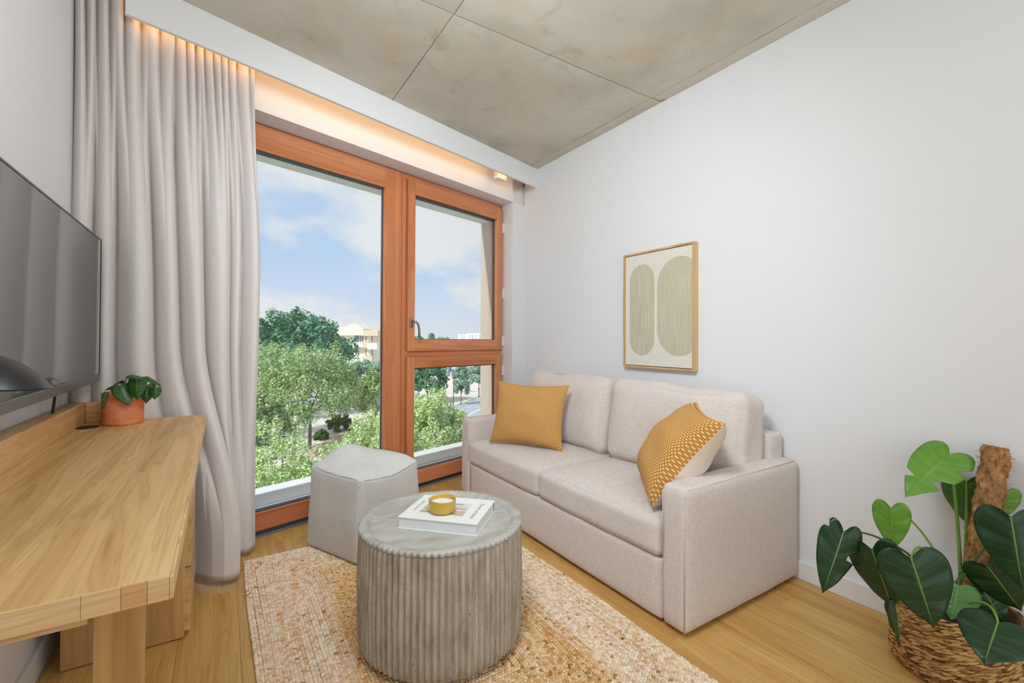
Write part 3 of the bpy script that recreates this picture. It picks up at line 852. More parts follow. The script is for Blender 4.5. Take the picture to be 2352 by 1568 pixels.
wv = k.n('TexWave', {'Vector': k.n('TexCoord').outputs['Object'], 'Scale': 58.0, 'Distortion': 1.6, 'Detail': 2, 'Detail Scale': 6.0}, bands_direction='Y').outputs[1]
w = k.n('Math', {0: wv, 1: k.noise(k.coord((120, 330, 330)), 1.0, 2)}, operation='MULTIPLY').outputs[0]
w = k.n('MapRange', {0: w, 1: 0.05, 2: 0.55}).outputs[0]
k.set('Base Color', k.mix(w, lin(196, 193, 188), lin(242, 241, 238))); k.bump(w, 0.35, 0.002)
M['pouf_top'] = k.m
PR = math.radians(24.5); PS = 0.405; PHt = 0.425
pf = empty('pouf', (0.662, 2.512, RUGZ), PR, 'square pale grey woven pouf between the curtain and the coffee table', 'pouf')
def pouf_shape(topface):
    mb = soft_box(PS, PS, PHt, 0.02, (0.010, 0.010, 0.018), 30, 0.003, 5)
    out = []
    for (x, y, z) in mb.v:
        zz = z + PHt / 2; t = zz / PHt
        sc_ = 1.0 + 0.06 * max(0.0, 1 - t) ** 1.5 - 0.02 * t
        x, y = x * sc_, y * sc_
        # slumped top: corners peak, sides sink between, one corner pushed down
        if t > .55:
            q = (t - .55) / .45
            ex, ey = abs(2 * x / PS), abs(2 * y / PS)
            zz += q * (0.010 * math.sin(9 * x + 5 * y) - 0.028 * smoothstep(.5, 1, -2 * y / PS) * (1 - 0.75 * ex ** 3) - 0.014 * smoothstep(.4, 1, -2 * x / PS) * (1 - ey ** 3)
                       + 0.055 * math.exp(-((x + .03) ** 2 + (y - .13) ** 2) / .012) - .02 * math.exp(-((x - .02) ** 2 + (y + .10) ** 2) / .006))
            # dents below the rim
            zz += 0
        d_ = 0.010 * math.sin(7 * zz + 11 * x) * (1 - abs(2 * t - 1))
        y += d_ * 0.6; x += d_ * .4
        if t < .08: zz = max(zz, 0.0)
        out.append((x, y, zz))
    mb.v = out; return mb
mb = pouf_shape(False)
top_faces, side_faces = [], []
for f in mb.f:
    c_ = np.mean([mb.v[i] for i in f], axis=0)
    nrm = np.cross(np.subtract(mb.v[f[1]], mb.v[f[0]]), np.subtract(mb.v[f[2]], mb.v[f[0]]))
    (top_faces if (c_[2] > .33 and abs(nrm[2]) > 0.62 * np.linalg.norm(nrm)) else side_faces).append(f)
a_ = MB(); a_.v = mb.v; a_.f = side_faces; a_.build('cover', M['pouf'], pf, True)
b_ = MB(); b_.v = mb.v; b_.f = top_faces; b_.build('top_panel', M['pouf_top'], pf, True)
def skin_z(x, y):
    best = None
    for v_ in mb.v:
        if v_[2] > .36:
            d_ = (v_[0] - x) ** 2 + (v_[1] - y) ** 2
            if best is None or d_ < best[0]: best = (d_, v_)
    return best[1]
dk = plain('pouf_seam_thread', lin(120, 116, 110), 0.9)
hs = PS / 2 * .965
cor = [(-hs, -hs), (hs, -hs), (hs, hs), (-hs, hs)]
for i in range(4):
    p0, p1 = np.array(cor[i]), np.array(cor[(i + 1) % 4])
    pts = [np.array(skin_z(*(p0 + (p1 - p0) * t))) for t in np.linspace(0.0, 1.0, 16)]
    MB().tube(pts, .0016, 5).build('seam', dk, pf, True)

# ------------------------------------------------------------------ jute rug
RX0, RX1, RY0, RY1 = 0.098, 1.352, 0.77, 2.600
k = Nodes('braided_jute'); k.set('Roughness', 0.9); k.set('Specular IOR Level', 0.12)
rnd = k.n('NewGeometry').outputs['Random Per Island']
tint = k.n('Attribute', attribute_name='tint').outputs['Fac']
pale = k.ramp(rnd, [(0.0, lin(158, 126, 92)), (0.02, lin(222, 186, 146)), (0.2, lin(232, 204, 170)), (0.6, lin(242, 222, 194)), (1.0, lin(250, 238, 218))])
warm = k.ramp(rnd, [(0.0, lin(136, 98, 62)), (0.04, lin(206, 152, 94)), (0.4, lin(224, 180, 124)), (1.0, lin(242, 212, 166))])
k.set('Base Color', k.mix(tint, pale, warm)); k.bump(k.noise(k.coord((900, 900, 900)), 1.0, 2), 0.3, 0.001)
M['jute'] = k.m
rug = empty('rug', ((RX0 + RX1) / 2, (RY0 + RY1) / 2, 0), 0, 'rectangular braided natural jute rug under the round table', 'rug')
hx, hy = (RX1 - RX0) / 2, (RY1 - RY0) / 2
MB().box(-hx + .012, hx - .012, -hy + .012, hy - .012, 0.0005, 0.006).build('backing', plain('jute_backing', lin(170, 130, 84), .95), rug)
pitch_ = 0.0225
nl = int(hx / pitch_)
pos, dirs, tints = [], [], []
for i in range(nl):
    ax, ay_ = hx - pitch_ * (i + .5), hy - pitch_ * (i + .5)
    loop = [(-ax, -ay_), (ax, -ay_), (ax, ay_), (-ax, ay_)]
    warmth = 1.0 if i >= 13 else (0.55 if i in (11, 12) else (0.25 if i in (4, 8) else 0.05))
    for q in range(4):
        p0, p1 = np.array(loop[q]), np.array(loop[(q + 1) % 4]); L_ = np.linalg.norm(p1 - p0)
        if L_ < .02: continue
        n_ = max(2, int(L_ / 0.0118)); d_ = (p1 - p0) / L_; nn = np.array([-d_[1], d_[0]])
        t = (np.arange(n_) + .5) / n_ * L_
        wav = 0.004 * np.sin(t * 5.0 + i * .8 + q) * (1 if i < 2 else .6)
        patch = np.clip(warmth + 0.45 * np.sin(t * (6 + i % 3) + 1.7 * i + 2.1 * q) * np.sin(t * 2.3 + i) - .05, 0, 1)
        for sgn in (-1, 1):
            c_ = p0[None] + d_[None] * (t + (0.0059 if sgn > 0 else 0))[:, None] + nn[None] * (wav + sgn * pitch_ * .235)[:, None]
            pos.append(c_); tints.append(patch)
            dv = d_ * 0.80 + sgn * nn * 0.60
            dirs.append(np.repeat(dv[None] / np.linalg.norm(dv), n_, 0))
pos = np.vstack(pos); dirs = np.vstack(dirs); tints = np.concatenate(tints)
def knots(pos3, dir3, up3, ln, wd, ht, tints=None):
    """spindle shaped knots: 2 rings of 6 + 2 tips"""
    n_ = len(pos3); side_ = np.cross(up3, dir3); side_ /= np.linalg.norm(side_, axis=1)[:, None]
    V = np.zeros((n_, 14, 3))
    ln, wd, ht = (np.broadcast_to(np.asarray(a, float), (n_,))[:, None] for a in (ln, wd, ht))
    V[:, 0] = pos3 - dir3 * ln; V[:, 13] = pos3 + dir3 * ln
    for r_, t in ((0, -.42), (1, .42)):
        for j in range(6):
            g = 2 * math.pi * j / 6
            V[:, 1 + r_ * 6 + j] = pos3 + dir3 * ln * t + side_ * wd * math.cos(g) + up3 * ht * math.sin(g)
    F = []
    for j in range(6):
        q = (j + 1) % 6
        F += [(0, 1 + q, 1 + j), (1 + j, 1 + q, 7 + q), (1 + j, 7 + q, 7 + j), (13, 7 + j, 7 + q)]
    F = np.array(F)
    faces = (np.arange(n_)[:, None, None] * 14 + F[None]).reshape(-1, 3)
    return V.reshape(-1, 3), faces, (np.repeat(tints, 14) if tints is not None else None)
n_ = len(pos)
p3 = np.column_stack([pos, 0.0072 + RNG.uniform(-.0012, .0016, n_)])
d3_ = np.column_stack([dirs, RNG.uniform(-.12, .12, n_)]); d3_ /= np.linalg.norm(d3_, axis=1)[:, None]
up3 = np.tile([0, 0, 1.0], (n_, 1))
V, F, T = knots(p3, d3_, up3, 0.0100 * RNG.uniform(.9, 1.15, n_), 0.0060 * RNG.uniform(.85, 1.15, n_), 0.0055, tints)
me = np_mesh('braid', V, F, T)
tag(link('braid', me, M['jute'], rug, True), kind='stuff')

# ------------------------------------------------------------------ desk along the left wall
DX0, DX1, DY0, DY1, DZ = LX + 0.004, -0.055, 0.800, 2.420, 0.765
desk = empty('desk', ((DX0 + DX1) / 2, (DY0 + DY1) / 2, 0), 0, 'long light oak desk along the left wall under the television', 'desk')
dcx, dcy = (DX0 + DX1) / 2, (DY0 + DY1) / 2
def dp(name, mat, x0, x1, y0, y1, z0, z1, bevel=.002, par=None):
    return MB().box(x0 - dcx, x1 - dcx, y0 - dcy, y1 - dcy, z0, z1).build(name, mat, par or desk, False, bevel)
top = dp('desk_top', M['oak'], DX0, DX1 - .004, DY0 + .004, DY1, DZ - .032, DZ, .0025)
dp('edge_strip', M['oak_end'], DX1 - .0045, DX1, DY0 + .0, DY1, DZ - .0315, DZ - .0005, .001)
bx = [DX0, -.335, -.262, -.152, -.112, -.084, -.0595]
for i in range(len(bx) - 1):
    dp('edge_block', M['oak_end2'] if i in (0, 4) else M['oak_end'], bx[i] + .0002, bx[i + 1] - .0002, DY0, DY0 + .0045, DZ - .0318, DZ - .0004, .0004)
dp('back_board', M['oak'], DX0, -.450, DY0 + .02, DY1, DZ + .0003, DZ + .082, .002)
dp('end_board', M['oak_x'], -.4495, -.315, DY1 - .020, DY1, DZ + .0003, DZ + .080, .002)
dp('apron', M['oak_x'], DX0 + .02, -.168, .930, .950, DZ - .10, DZ - .0325, .002)
dp('leg', M['oak_z'], -.160, -.101, .918, .948, 0.0, DZ - .0325, .002)
dp('leg', M['oak_z'], DX0 + .002, DX0 + .018, .918, .948, 0.0, DZ - .0325, .002)
MB().lathe([(.034, 0), (.034, .003), (.031, .004), (.001, .004)], 32, (-.422 - dcx, 2.285 - dcy)).build('cable_grommet', M['black'], desk).location.z = DZ
# drawer cabinet below the far end
cab = empty('drawer_cabinet', (-.27, 2.20, 0), 0, 'oak drawer cabinet standing under the far end of the desk', 'cabinet')
def cp(name, mat, x0, x1, y0, y1, z0, z1, bevel=.0015):
    return MB().box(x0 + .27, x1 + .27, y0 - 2.20, y1 - 2.20, z0, z1).build(name, mat, cab, False, bevel)
CX0, CX1, CY0_, CY1_ = -.440, -.108, 2.060, 2.345
cp('side_panel', M['oak_z'], CX0, CX1, CY0_, CY0_ + .018, .004, DZ - .034)
cp('side_panel', M['oak_z'], CX0, CX1, CY1_ - .018, CY1_, .004, DZ - .034)
cp('back_panel', M['oak_z'], CX0, CX0 + .010, CY0_ + .018, CY1_ - .018, .004, DZ - .034)
cp('bottom_panel', M['oak'], CX0 + .01, CX1, CY0_ + .018, CY1_ - .018, .004, .022)
for z0, z1 in ((.026, .255), (.259, .490), (.494, .727)):
    cp('drawer_front', M['oak'], CX1 - .001, CX1 + .018, CY0_ + .002, CY1_ - .002, z0, z1)

# ------------------------------------------------------------------ television
TVX = -0.406
tv = empty('television', (TVX, 1.90, 0.93), 0, 'wide flat television with grey lower bezel above the desk', 'television')
ty0, ty1, tz0, tz1 = 1.365 - 1.90, 2.379 - 1.90, 0.0, 0.557
MB().box(-.045, -.006, ty0 + .004, ty1 - .004, tz0 + .004, tz1 - .004).build('housing', M['black'], tv, False, .004)
MB().box(-.006, 0, ty0 + .006, ty1 - .006, tz0 + .030, tz1 - .006).build('screen', M['screen'], tv)
MB().box(-.010, .003, ty0, ty1, tz0, tz0 + .0295).build('lower_bezel', M['tv_grey'], tv, False, .003)
MB().box(-.012, .002, ty0, ty1, tz1 - .0055, tz1).build('upper_bezel', M['tv_grey'], tv, False, .001)
MB().box(-.012, .0015, ty1 - .0055, ty1, tz0 + .03, tz1 - .006).build('side_bezel', M['black'], tv, False, .001)
MB().box(-.012, .0015, ty0, ty0 + .0055, tz0 + .03, tz1 - .006).build('side_bezel', M['black'], tv, False, .001)
MB().box(LX - TVX + .002, -.045, -.12, .12, .16, .40).build('wall_bracket', M['black'], tv)
MB().tube([(-.05, .20, .10), (-.06, .20, .02), (-.065, .202, -.04), (-.07, .203, -.09), (-.075, .204, -.12)], .004, 8).build('cable', M['black'], tv, True)

# ------------------------------------------------------------------ desk lamp, its dark shade reaching into view
lp = empty('desk_lamp', (-.405, 1.02, DZ), 0, 'dark metal desk lamp with domed shade at the near end of the desk', 'lamp')
MB().lathe([(.001, 0), (.048, 0), (.05, .004), (.046, .012), (.008, .016)], 40).build('base', M['dark_metal'], lp, True)
MB().tube([(0, 0, .012), (-.005, .02, .16), (-.012, .05, .26), (.0, .09, .318), (.038, .138, .326)], .006, 10).build('arm', M['dark_metal'], lp, True)
sh = MB().lathe([(.018, .064), (.030, .060), (.060, .046), (.088, .024), (.104, .003), (.106, 0), (.103, .001), (.085, .022), (.058, .042), (.028, .056), (.001, .057)], 64, cap=False).build('shade', M['dark_metal'], lp, True)
sh.location = (.036, .140, .248); sh.rotation_euler = (math.radians(-2), math.radians(4), 0)
MB().tube([(.036, .14, .306), (.034, .14, .334)], .009, 10).build('shade_holder', M['dark_metal'], lp, True)

# ------------------------------------------------------------------ leaves
def leaf_mat(name, c1, c2, vein, rough=0.32):
    k = Nodes(name); k.set('Roughness', rough); k.set('Specular IOR Level', 0.45)
    uv = k.n('SeparateXYZ', {0: k.n('TexCoord').outputs['UV']})
    a = k.noise(k.coord((18, 18, 18)), 1.0, 3)
    c = k.mix(a, c1, c2)
    rib = k.n('Math', {0: uv.outputs[0]}, operation='ABSOLUTE').outputs[0]
    mid = k.n('MapRange', {0: rib, 1: 0.015, 2: 0.05, 3: 1.0, 4: 0.0}).outputs[0]
    vv = k.n('Math', {0: k.n('Math', {0: uv.outputs[1], 1: 8.0}, operation='MULTIPLY').outputs[0]}, operation='FRACT').outputs[0]
    vv = k.n('Math', {0: k.n('Math', {0: vv, 1: 0.5}, operation='SUBTRACT').outputs[0]}, operation='ABSOLUTE').outputs[0]
    sv = k.n('MapRange', {0: vv, 1: 0.0, 2: 0.06, 3: 0.30, 4: 0.0}).outputs[0]
    c = k.mix(k.n('Math', {0: mid, 1: sv}, operation='MAXIMUM').outputs[0], c, vein)
    k.set('Base Color', c)
    k.bump(k.n('Math', {0: vv, 1: 1.0}, operation='MULTIPLY').outputs[0], 0.25, 0.004)
    k.set('Subsurface Weight', 0.0)
    return k.m
M['leaf_dark'] = leaf_mat('glossy_dark_leaf', lin(18, 48, 22), lin(30, 66, 30), lin(72, 116, 56), 0.30)
M['leaf_mid'] = leaf_mat('mid_green_leaf', lin(58, 106, 44), lin(82, 132, 54), lin(138, 176, 92))
M['leaf_light'] = leaf_mat('fresh_green_leaf', lin(84, 134, 44), lin(110, 158, 56), lin(164, 196, 108))
M['leaf_pot'] = leaf_mat('heartleaf_green', lin(30, 70, 30), lin(58, 104, 44), lin(104, 140, 72), 0.35)

HALF = [(0.0, 0.0), (0.10, -.10), (0.24, -.165), (0.38, -.135), (0.475, -.03), (0.515, .10), (0.51, .23), (0.475, .37), (0.415, .51), (0.33, .65), (0.235, .78), (0.13, .89), (0.05, .965), (0.0, 1.03)]
def half_at(t):
    i = t * (len(HALF) - 1); i0 = min(int(i), len(HALF) - 2); f = i - i0
    p = [HALF[max(i0 - 1, 0)], HALF[i0], HALF[i0 + 1], HALF[min(i0 + 2, len(HALF) - 1)]]
    q = []
    for a in (0, 1):
        p0, p1, p2, p3_ = (x[a] for x in p)
        q.append(0.5 * (2 * p1 + (p2 - p0) * f + (2 * p0 - 5 * p1 + 4 * p2 - p3_) * f * f + (3 * p1 - p0 - 3 * p2 + p3_) * f ** 3))
    return q
def leaf(name, parent, base, A, T, nrm, width, mat, fold=0.25, droop=0.25, roll_=0.0, cuts=(), rib=None, nr=26, nc=7, ripple=.012):
    """A: where the petiole joins, T: tip, nrm: side that faces out, width: full width in m"""
    A, T = np.array(A, float), np.array(T, float); Y = T - A; L_ = np.linalg.norm(Y); Y /= L_
    N = np.array(nrm, float); N -= Y * (N @ Y); N /= np.linalg.norm(N); X = np.cross(Y, N)
    ws = width / 1.03 / L_
    mb = MB(); uvs = []
    def point(sg, i, j):
        t = i / (nr - 1); hx_, hy_ = half_at(t)
        cut = 1.0
        for (side_, tc_, dep, wd_) in cuts:
            if side_ == sg:
                cut -= dep * max(0, 1 - abs(t - tc_) / wd_)
        my = max(0.0, min(1.0, (t - 0.10) / 0.90)) * 0.98
        w = j / (nc - 1) * max(cut, .08)
        x = hx_ * w * ws; y = my + (hy_ - my) * w
        z = -fold * abs(x) * 0.9 * (1 - 0.25 * abs(x)) * 1.0 - droop * (max(0, y) ** 2) * 0.6
        z -= 0.55 * roll_ * abs(x) ** 2
        z += ripple * math.sin(t * 26) * w
        z += ripple * 1.2 * math.sin(t * 11 + sg) * w * w
        return A + (X * sg * x + Y * y + N * z) * L_ - base, (sg * w, t)
    for sg in (-1, 1):
        b = len(mb.v)
        for i in range(nr):
            for j in range(nc):
                p_, uv_ = point(sg, i, j); mb.v.append(tuple(p_)); uvs.append(uv_)
        for i in range(nr - 1):
            for j in range(nc - 1):
                q = (b + i * nc + j, b + (i + 1) * nc + j, b + (i + 1) * nc + j + 1, b + i * nc + j + 1)
                mb.f.append(q if sg < 0 else tuple(reversed(q)))
    mb.uv = uvs
    # weld the two halves on the midrib
    me_o = mb.build(name, mat, parent, True)
    w_ = me_o.modifiers.new('weld', 'WELD'); w_.merge_threshold = 0.0002
    me_o.modifiers.new('thick', 'SOLIDIFY').thickness = 0.0006
    if rib is not None:
        pts = [np.array(point(1, i, 0)[0]) + N * 0.0004 for i in range(0, nr, 3)]
        MB().tube(pts, [0.0022 * (1 - .75 * q / max(1, len(pts) - 1)) * rib for q in range(len(pts))], 5).build('midrib', M['stem'], me_o, True)
    return me_o
def bez(p0, p1, p2, n=12):
    p0, p1, p2 = (np.array(a, float) for a in (p0, p1, p2))
    return [(1 - t) ** 2 * p0 + 2 * t * (1 - t) * p1 + t * t * p2 for t in np.linspace(0, 1, n)]

# ------------------------------------------------------------------ small potted plant on the desk
PC = np.array([-.325, 2.322, DZ])
pot = empty('potted_plant', tuple(PC), 0, 'trailing heart leaved plant in a terracotta pot on the desk', 'potted plant')
k = Nodes('terracotta'); k.set('Roughness', 0.85); k.set('Specular IOR Level', 0.15)
a = k.noise(k.coord((9, 9, 26), rot=(0.3, 0.2, 0)), 1.0, 5, 0.6, 0.5)
k.set('Base Color', k.ramp(a, [(0.3, lin(208, 112, 68)), (0.5, lin(222, 138, 94)), (0.72, lin(230, 164, 124))])); k.bump(a, 0.1, 0.002)
M['terracotta'] = k.m
MB().lathe([(.001, 0), (.058, 0), (.062, .003), (.0635, .012), (.0655, .118), (.0655, .123), (.063, .125), (.0605, .123), (.0600, .100), (.001, .100)], 72, cap=False).build('pot', M['terracotta'], pot, True)
MB().lathe([(.0598, .098), (.0598, .104), (.03, .108), (.001, .106)], 40, cap=False).build('soil', M['soil'], pot, True)
toC = EYE - PC; toC /= np.linalg.norm(toC)
def sp(px, py, off=0.0):       # a point near the pot on the ray of a pixel; off = metres towards the camera
    dpt = float((PC - EYE) @ CF) - off
    return P(px, py, dpt)
small = [((278, 888), (297, 928), .062, .055, 0, .2), ((314, 873), (313, 918), .060, .050, 1, .35), ((300, 862), (332, 868), .034, .045, 2, .2),
         ((338, 885), (336, 926), .056, .01, 0, .5), ((358, 892), (355, 917), .038, .01, 0, .6), ((335, 866), (371, 881), .032, -.02, 3, .3),
         ((262, 884), (238, 893), .036, .03, 2, .3), ((256, 888), (268, 893), .030, .045, 4, .2), ((246, 905), (240, 941), .020, .075, 5, .9), ((275, 879), (277, 875), .024, .03, 2, .3)]
for i, (a_, t_, w_, off, kind_, fold_) in enumerate(small):
    A = sp(*a_, off); T = sp(*t_, off + .008)
    n_ = {0: toC + np.array([0, 0, .5]), 1: toC + np.array([-.3, 0, .6]), 2: np.array([0, -.35, 1.0]), 3: np.array([0, -.25, 1.0]), 4: toC + np.array([0, 0, 1.2]), 5: toC + np.array([.8, 0, 0])}[kind_]
    if np.linalg.norm(T - A) < .03: T = A + (T - A) / (np.linalg.norm(T - A) + 1e-9) * .03
    leaf('leaf', pot, PC, A, T, n_, w_, M['leaf_pot'], fold_, .25, .3, nr=16, nc=5, ripple=.01)
    root_ = PC + np.array([RNG.uniform(-.025, .025), RNG.uniform(-.025, .025), .104])
    mid = (root_ + A) / 2 + np.array([0, 0, .03 + .02 * RNG.random()])
    MB().tube([q - PC for q in bez(root_, mid, A, 9)], .0013, 6).build('stem', M['stem_r'] if i % 2 else M['stem_d'], pot, True)

# ------------------------------------------------------------------ woven basket
BC = np.array([2.082, 0.500, 0.0]); BR, BH = 0.168, 0.225
bas = empty('basket', tuple(BC), 0, 'round woven seagrass basket standing in the corner by the right wall', 'basket')
MB().lathe([(.001, .002), (BR - .020, .002), (BR - .008, .012), (BR - .003, .08), (BR - .006, BH), (BR - .016, BH), (BR - .014, .02), (.001, .016)], 64, cap=False).build('lining', plain('seagrass_core', lin(112, 84, 52), .95), bas, True)
k = Nodes('seagrass_weave'); k.set('Roughness', 0.7); k.set('Specular IOR Level', 0.2)
rnd = k.n('NewGeometry').outputs['Random Per Island']
k.set('Base Color', k.ramp(rnd, [(0.0, lin(88, 60, 34)), (0.25, lin(140, 100, 58)), (0.55, lin(182, 138, 84)), (0.8, lin(206, 164, 108)), (1.0, lin(222, 186, 134))]))
k.bump(k.noise(k.coord((60, 60, 500)), 1.0, 2), 0.4, 0.002)
M['seagrass'] = k.m
pos, dirs, ups = [], [], []
rows = 36
for r_ in range(rows):
    z = .008 + r_ * (BH - .010) / (rows - 1)
    n_ = 66
    rad = BR - .004 - .010 * smoothstep(.03, 0, z) + .002 * math.sin(z * 30)
    a = 2 * math.pi * (np.arange(n_) + (.5 if r_ % 2 else 0)) / n_ + RNG.normal(0, .012, n_)
    c_ = np.column_stack([rad * np.cos(a), rad * np.sin(a), np.full(n_, z) + RNG.normal(0, .0008, n_)])
    t_ = np.column_stack([-np.sin(a), np.cos(a), np.full(n_, .30)]); t_ /= np.linalg.norm(t_, axis=1)[:, None]
    u_ = np.column_stack([np.cos(a), np.sin(a), np.zeros(n_)])
    pos.append(c_); dirs.append(t_); ups.append(u_)
pos, dirs, ups = np.vstack(pos), np.vstack(dirs), np.vstack(ups)
V, F, _ = knots(pos, dirs, ups, .0150 * RNG.uniform(.9, 1.25, len(pos)), .0036 * RNG.uniform(.85, 1.2, len(pos)), .0040)
tag(link('weave', np_mesh('weave', V, F), M['seagrass'], bas, True), kind='stuff')

# ------------------------------------------------------------------ monstera
MC = np.array([BC[0], BC[1], 0.022])
mon = empty('monstera_plant', tuple(MC), 0, 'split leaved monstera climbing a moss pole in the basket', 'plant')
MB().lathe([(.001, 0), (BR - .035, 0), (BR - .028, .17), (BR - .034, .171), (BR - .038, .15), (.001, .15)], 48, cap=False).build('nursery_pot', M['black'], mon, True)
MB().lathe([(BR - .039, .150), (BR - .039, .162), (.05, .170), (.001, .168)], 40, cap=False).build('soil', M['soil'], mon, True)
# coir pole
pb, pt = P(2233, 1385, 1.525) , P(2290, 1026, 1.525)
pb = pb + (pb - pt) / np.linalg.norm(pb - pt) * 0.02
k = Nodes('coir_fibre'); k.set('Roughness', 0.95); k.set('Specular IOR Level', 0.1)
a = k.noise(k.coord((70, 70, 30), rot=(.4, .3, 0)), 1.0, 5, 0.65)
k.set('Base Color', k.ramp(a, [(0.3, lin(110, 74, 42)), (0.48, lin(172, 124, 78)), (0.7, lin(206, 164, 116))])); k.bump(a, 0.8, 0.006)
M['coir'] = k.m
mb = MB(); axis = (pt - pb); PL = np.linalg.norm(axis); axis /= PL
e1 = np.cross(axis, [0, 1, 0]); e1 /= np.linalg.norm(e1); e2 = np.cross(axis, e1)
def pole(u, w):
    a = 2 * math.pi * u; r_ = .0335 + .0035 * math.sin(3 * a + 38 * w) + .002 * math.sin(7 * a - 60 * w) + .0015 * math.sin(13 * a + 120 * w)
    r_ *= (1 if w < .985 else .9)
    return pb - MC + axis * PL * w + (e1 * math.cos(a) + e2 * math.sin(a)) * r_
mb.grid(pole, 44, 90, True); n0 = len(mb.v)
mb.f.append(tuple((i * 90 + 89) for i in range(44)))
pl_ = mb.build('moss_pole', M['coir'], mon, True)
fv, ff = [], []
for i in range(900):
    w = RNG.uniform(.02, 1.0); a = RNG.uniform(0, 2 * math.pi); da = RNG.uniform(.3, 1.2); dw = RNG.normal(0, .03)
    r0_ = .036 + RNG.uniform(-.002, .003); lift = RNG.choice([0, 0, 0, .006, .014])
    prev = None
    for q in range(4):
        t = q / 3; aa = a + da * t; ww = min(1.02, w + dw * t); rr = r0_ + lift * t * t
        c_ = pb - MC + axis * PL * ww + (e1 * math.cos(aa) + e2 * math.sin(aa)) * rr
        fv += [c_ + axis * .0005, c_ - axis * .0005]
    b = i * 8
    ff += [(b + 2 * q, b + 2 * q + 1, b + 2 * q + 3, b + 2 * q + 2) for q in range(3)]
tag(link('coir_fibre', np_mesh('coir_fibre', np.array(fv), np.array(ff)), M['coir'], pl_, False), kind='stuff')
toC = EYE - MC; toC[2] = 0; toC /= np.linalg.norm(toC)
upv = np.array([0, 0, 1.0]); rightv = CR
def view(px, py):
    v_ = -ray(px, py); return v_ / np.linalg.norm(v_)
leaves = [
 # attach px, depth, tip px, depth, width m, normal (towards camera, up, right), mat, fold, droop, cuts, petiole control px+depth
 ((2180, 1042), 1.60, (2083, 1134), 1.56, .152, (1, .25, -.1), 'leaf_light', .10, .10, ((1, .68, .55, .03), (-1, .62, .80, .06), (-1, .40, .40, .04)), (2205, 1190, 1.58), .0052),
 ((2219, 1106), 1.60, (2224, 1206), 1.59, .133, (1, .15, -.1), 'leaf_mid', .18, .10, (), (2222, 1200, 1.57), .0045),
 ((2046, 1166), 1.54, (2050, 1262), 1.53, .104, (1, .5, -.1), 'leaf_light', .22, .15, (), (2130, 1190, 1.52), .0036),
 ((1937, 1222), 1.42, (1893, 1362), 1.40, .111, (1, .35, .35), 'leaf_dark', .30, .15, ((-1, .50, .75, .05), (1, .28, .25, .05)), (2060, 1205, 1.45), .0036),
 ((2003, 1262), 1.38, (2050, 1402), 1.36, .138, (1, .30, -.25), 'leaf_dark', .40, .15, (), (2080, 1205, 1.42), .0038),
 ((2093, 1283), 1.30, (2148, 1444), 1.25, .167, (1, .45, 0), 'leaf_dark', .16, .18, (), (2110, 1190, 1.36), .0040),
 ((2322, 1188), 1.38, (2348, 1350), 1.33, .170, (1, .4, -.15), 'leaf_dark', .18, .18, (), (2270, 1240, 1.45), .0042),
 ((2268, 1300), 1.45, (2350, 1408), 1.42, .133, (1, .45, -.35), 'leaf_dark', .20, .15, (), (2240, 1290, 1.50), .0036),
 ((2201, 1345), 1.44, (2186, 1418), 1.40, .111, (1, .7, .25), 'leaf_mid', .20, .20, (), (2205, 1300, 1.50), .0034),
 ((2292, 1428), 1.24, (2262, 1516), 1.18, .152, (1, .9, 0), 'leaf_dark', .12, .12, (), (2275, 1345, 1.35), .0040),
 ((2056, 1388), 1.37, (2074, 1484), 1.36, .052, (.5, .2, 1), 'leaf_dark', .9, .10, (), (2100, 1330, 1.42), .0030),
 ((2308, 1128), 1.515, (2304, 1190), 1.515, .085, (1, .3, .3), 'leaf_light', .2, .12, (), (2265, 1230, 1.50), .0034),
 ((2262, 1362), 1.47, (2310, 1432), 1.44, .111, (1, .8, -.2), 'leaf_dark', .2, .2, (), (2225, 1320, 1.50), .0034),
]
for i, (a_, da_, t_, dt_, w_, nn, mt, fo, dr, cuts, ctl, rad) in enumerate(leaves):
    A, T = P(*a_, da_), P(*t_, dt_)
    N = view(*a_) * nn[0] + upv * nn[1] + rightv * nn[2]
    leaf('leaf', mon, MC, A, T, N, w_, M[mt], fo, dr, .25, cuts, 1.0)
    c_ = P(*ctl)
    ang = 2.4 * i
    root_ = MC + np.array([.035 * math.cos(ang), .035 * math.sin(ang), .165])
    if i in (0, 1): root_ = P(2208 + 4 * i, 1345, 1.56); root_[2] = MC[2] + .16
    pts = bez(root_, c_, A, 16)
    # tuck the last bit behind the blade and swell it at the joint
    MB().tube([q - MC for q in pts], [rad * (1.25 - .5 * j / 15) for j in range(16)], 8).build('petiole', M['stem'] if i in (0, 1, 2, 5, 9) else M['stem_d'], mon, True)
# green plant tie round the pole
c_ = pb + axis * .10
MB().tube([c_ - MC + (e1 * math.cos(g) + e2 * math.sin(g)) * .042 + axis * .006 * math.sin(2 * g) for g in np.linspace(0, 2 * math.pi, 28)], .0016, 6).build('plant_tie', plain('green_tie', lin(20, 120, 84), .5), mon, True)

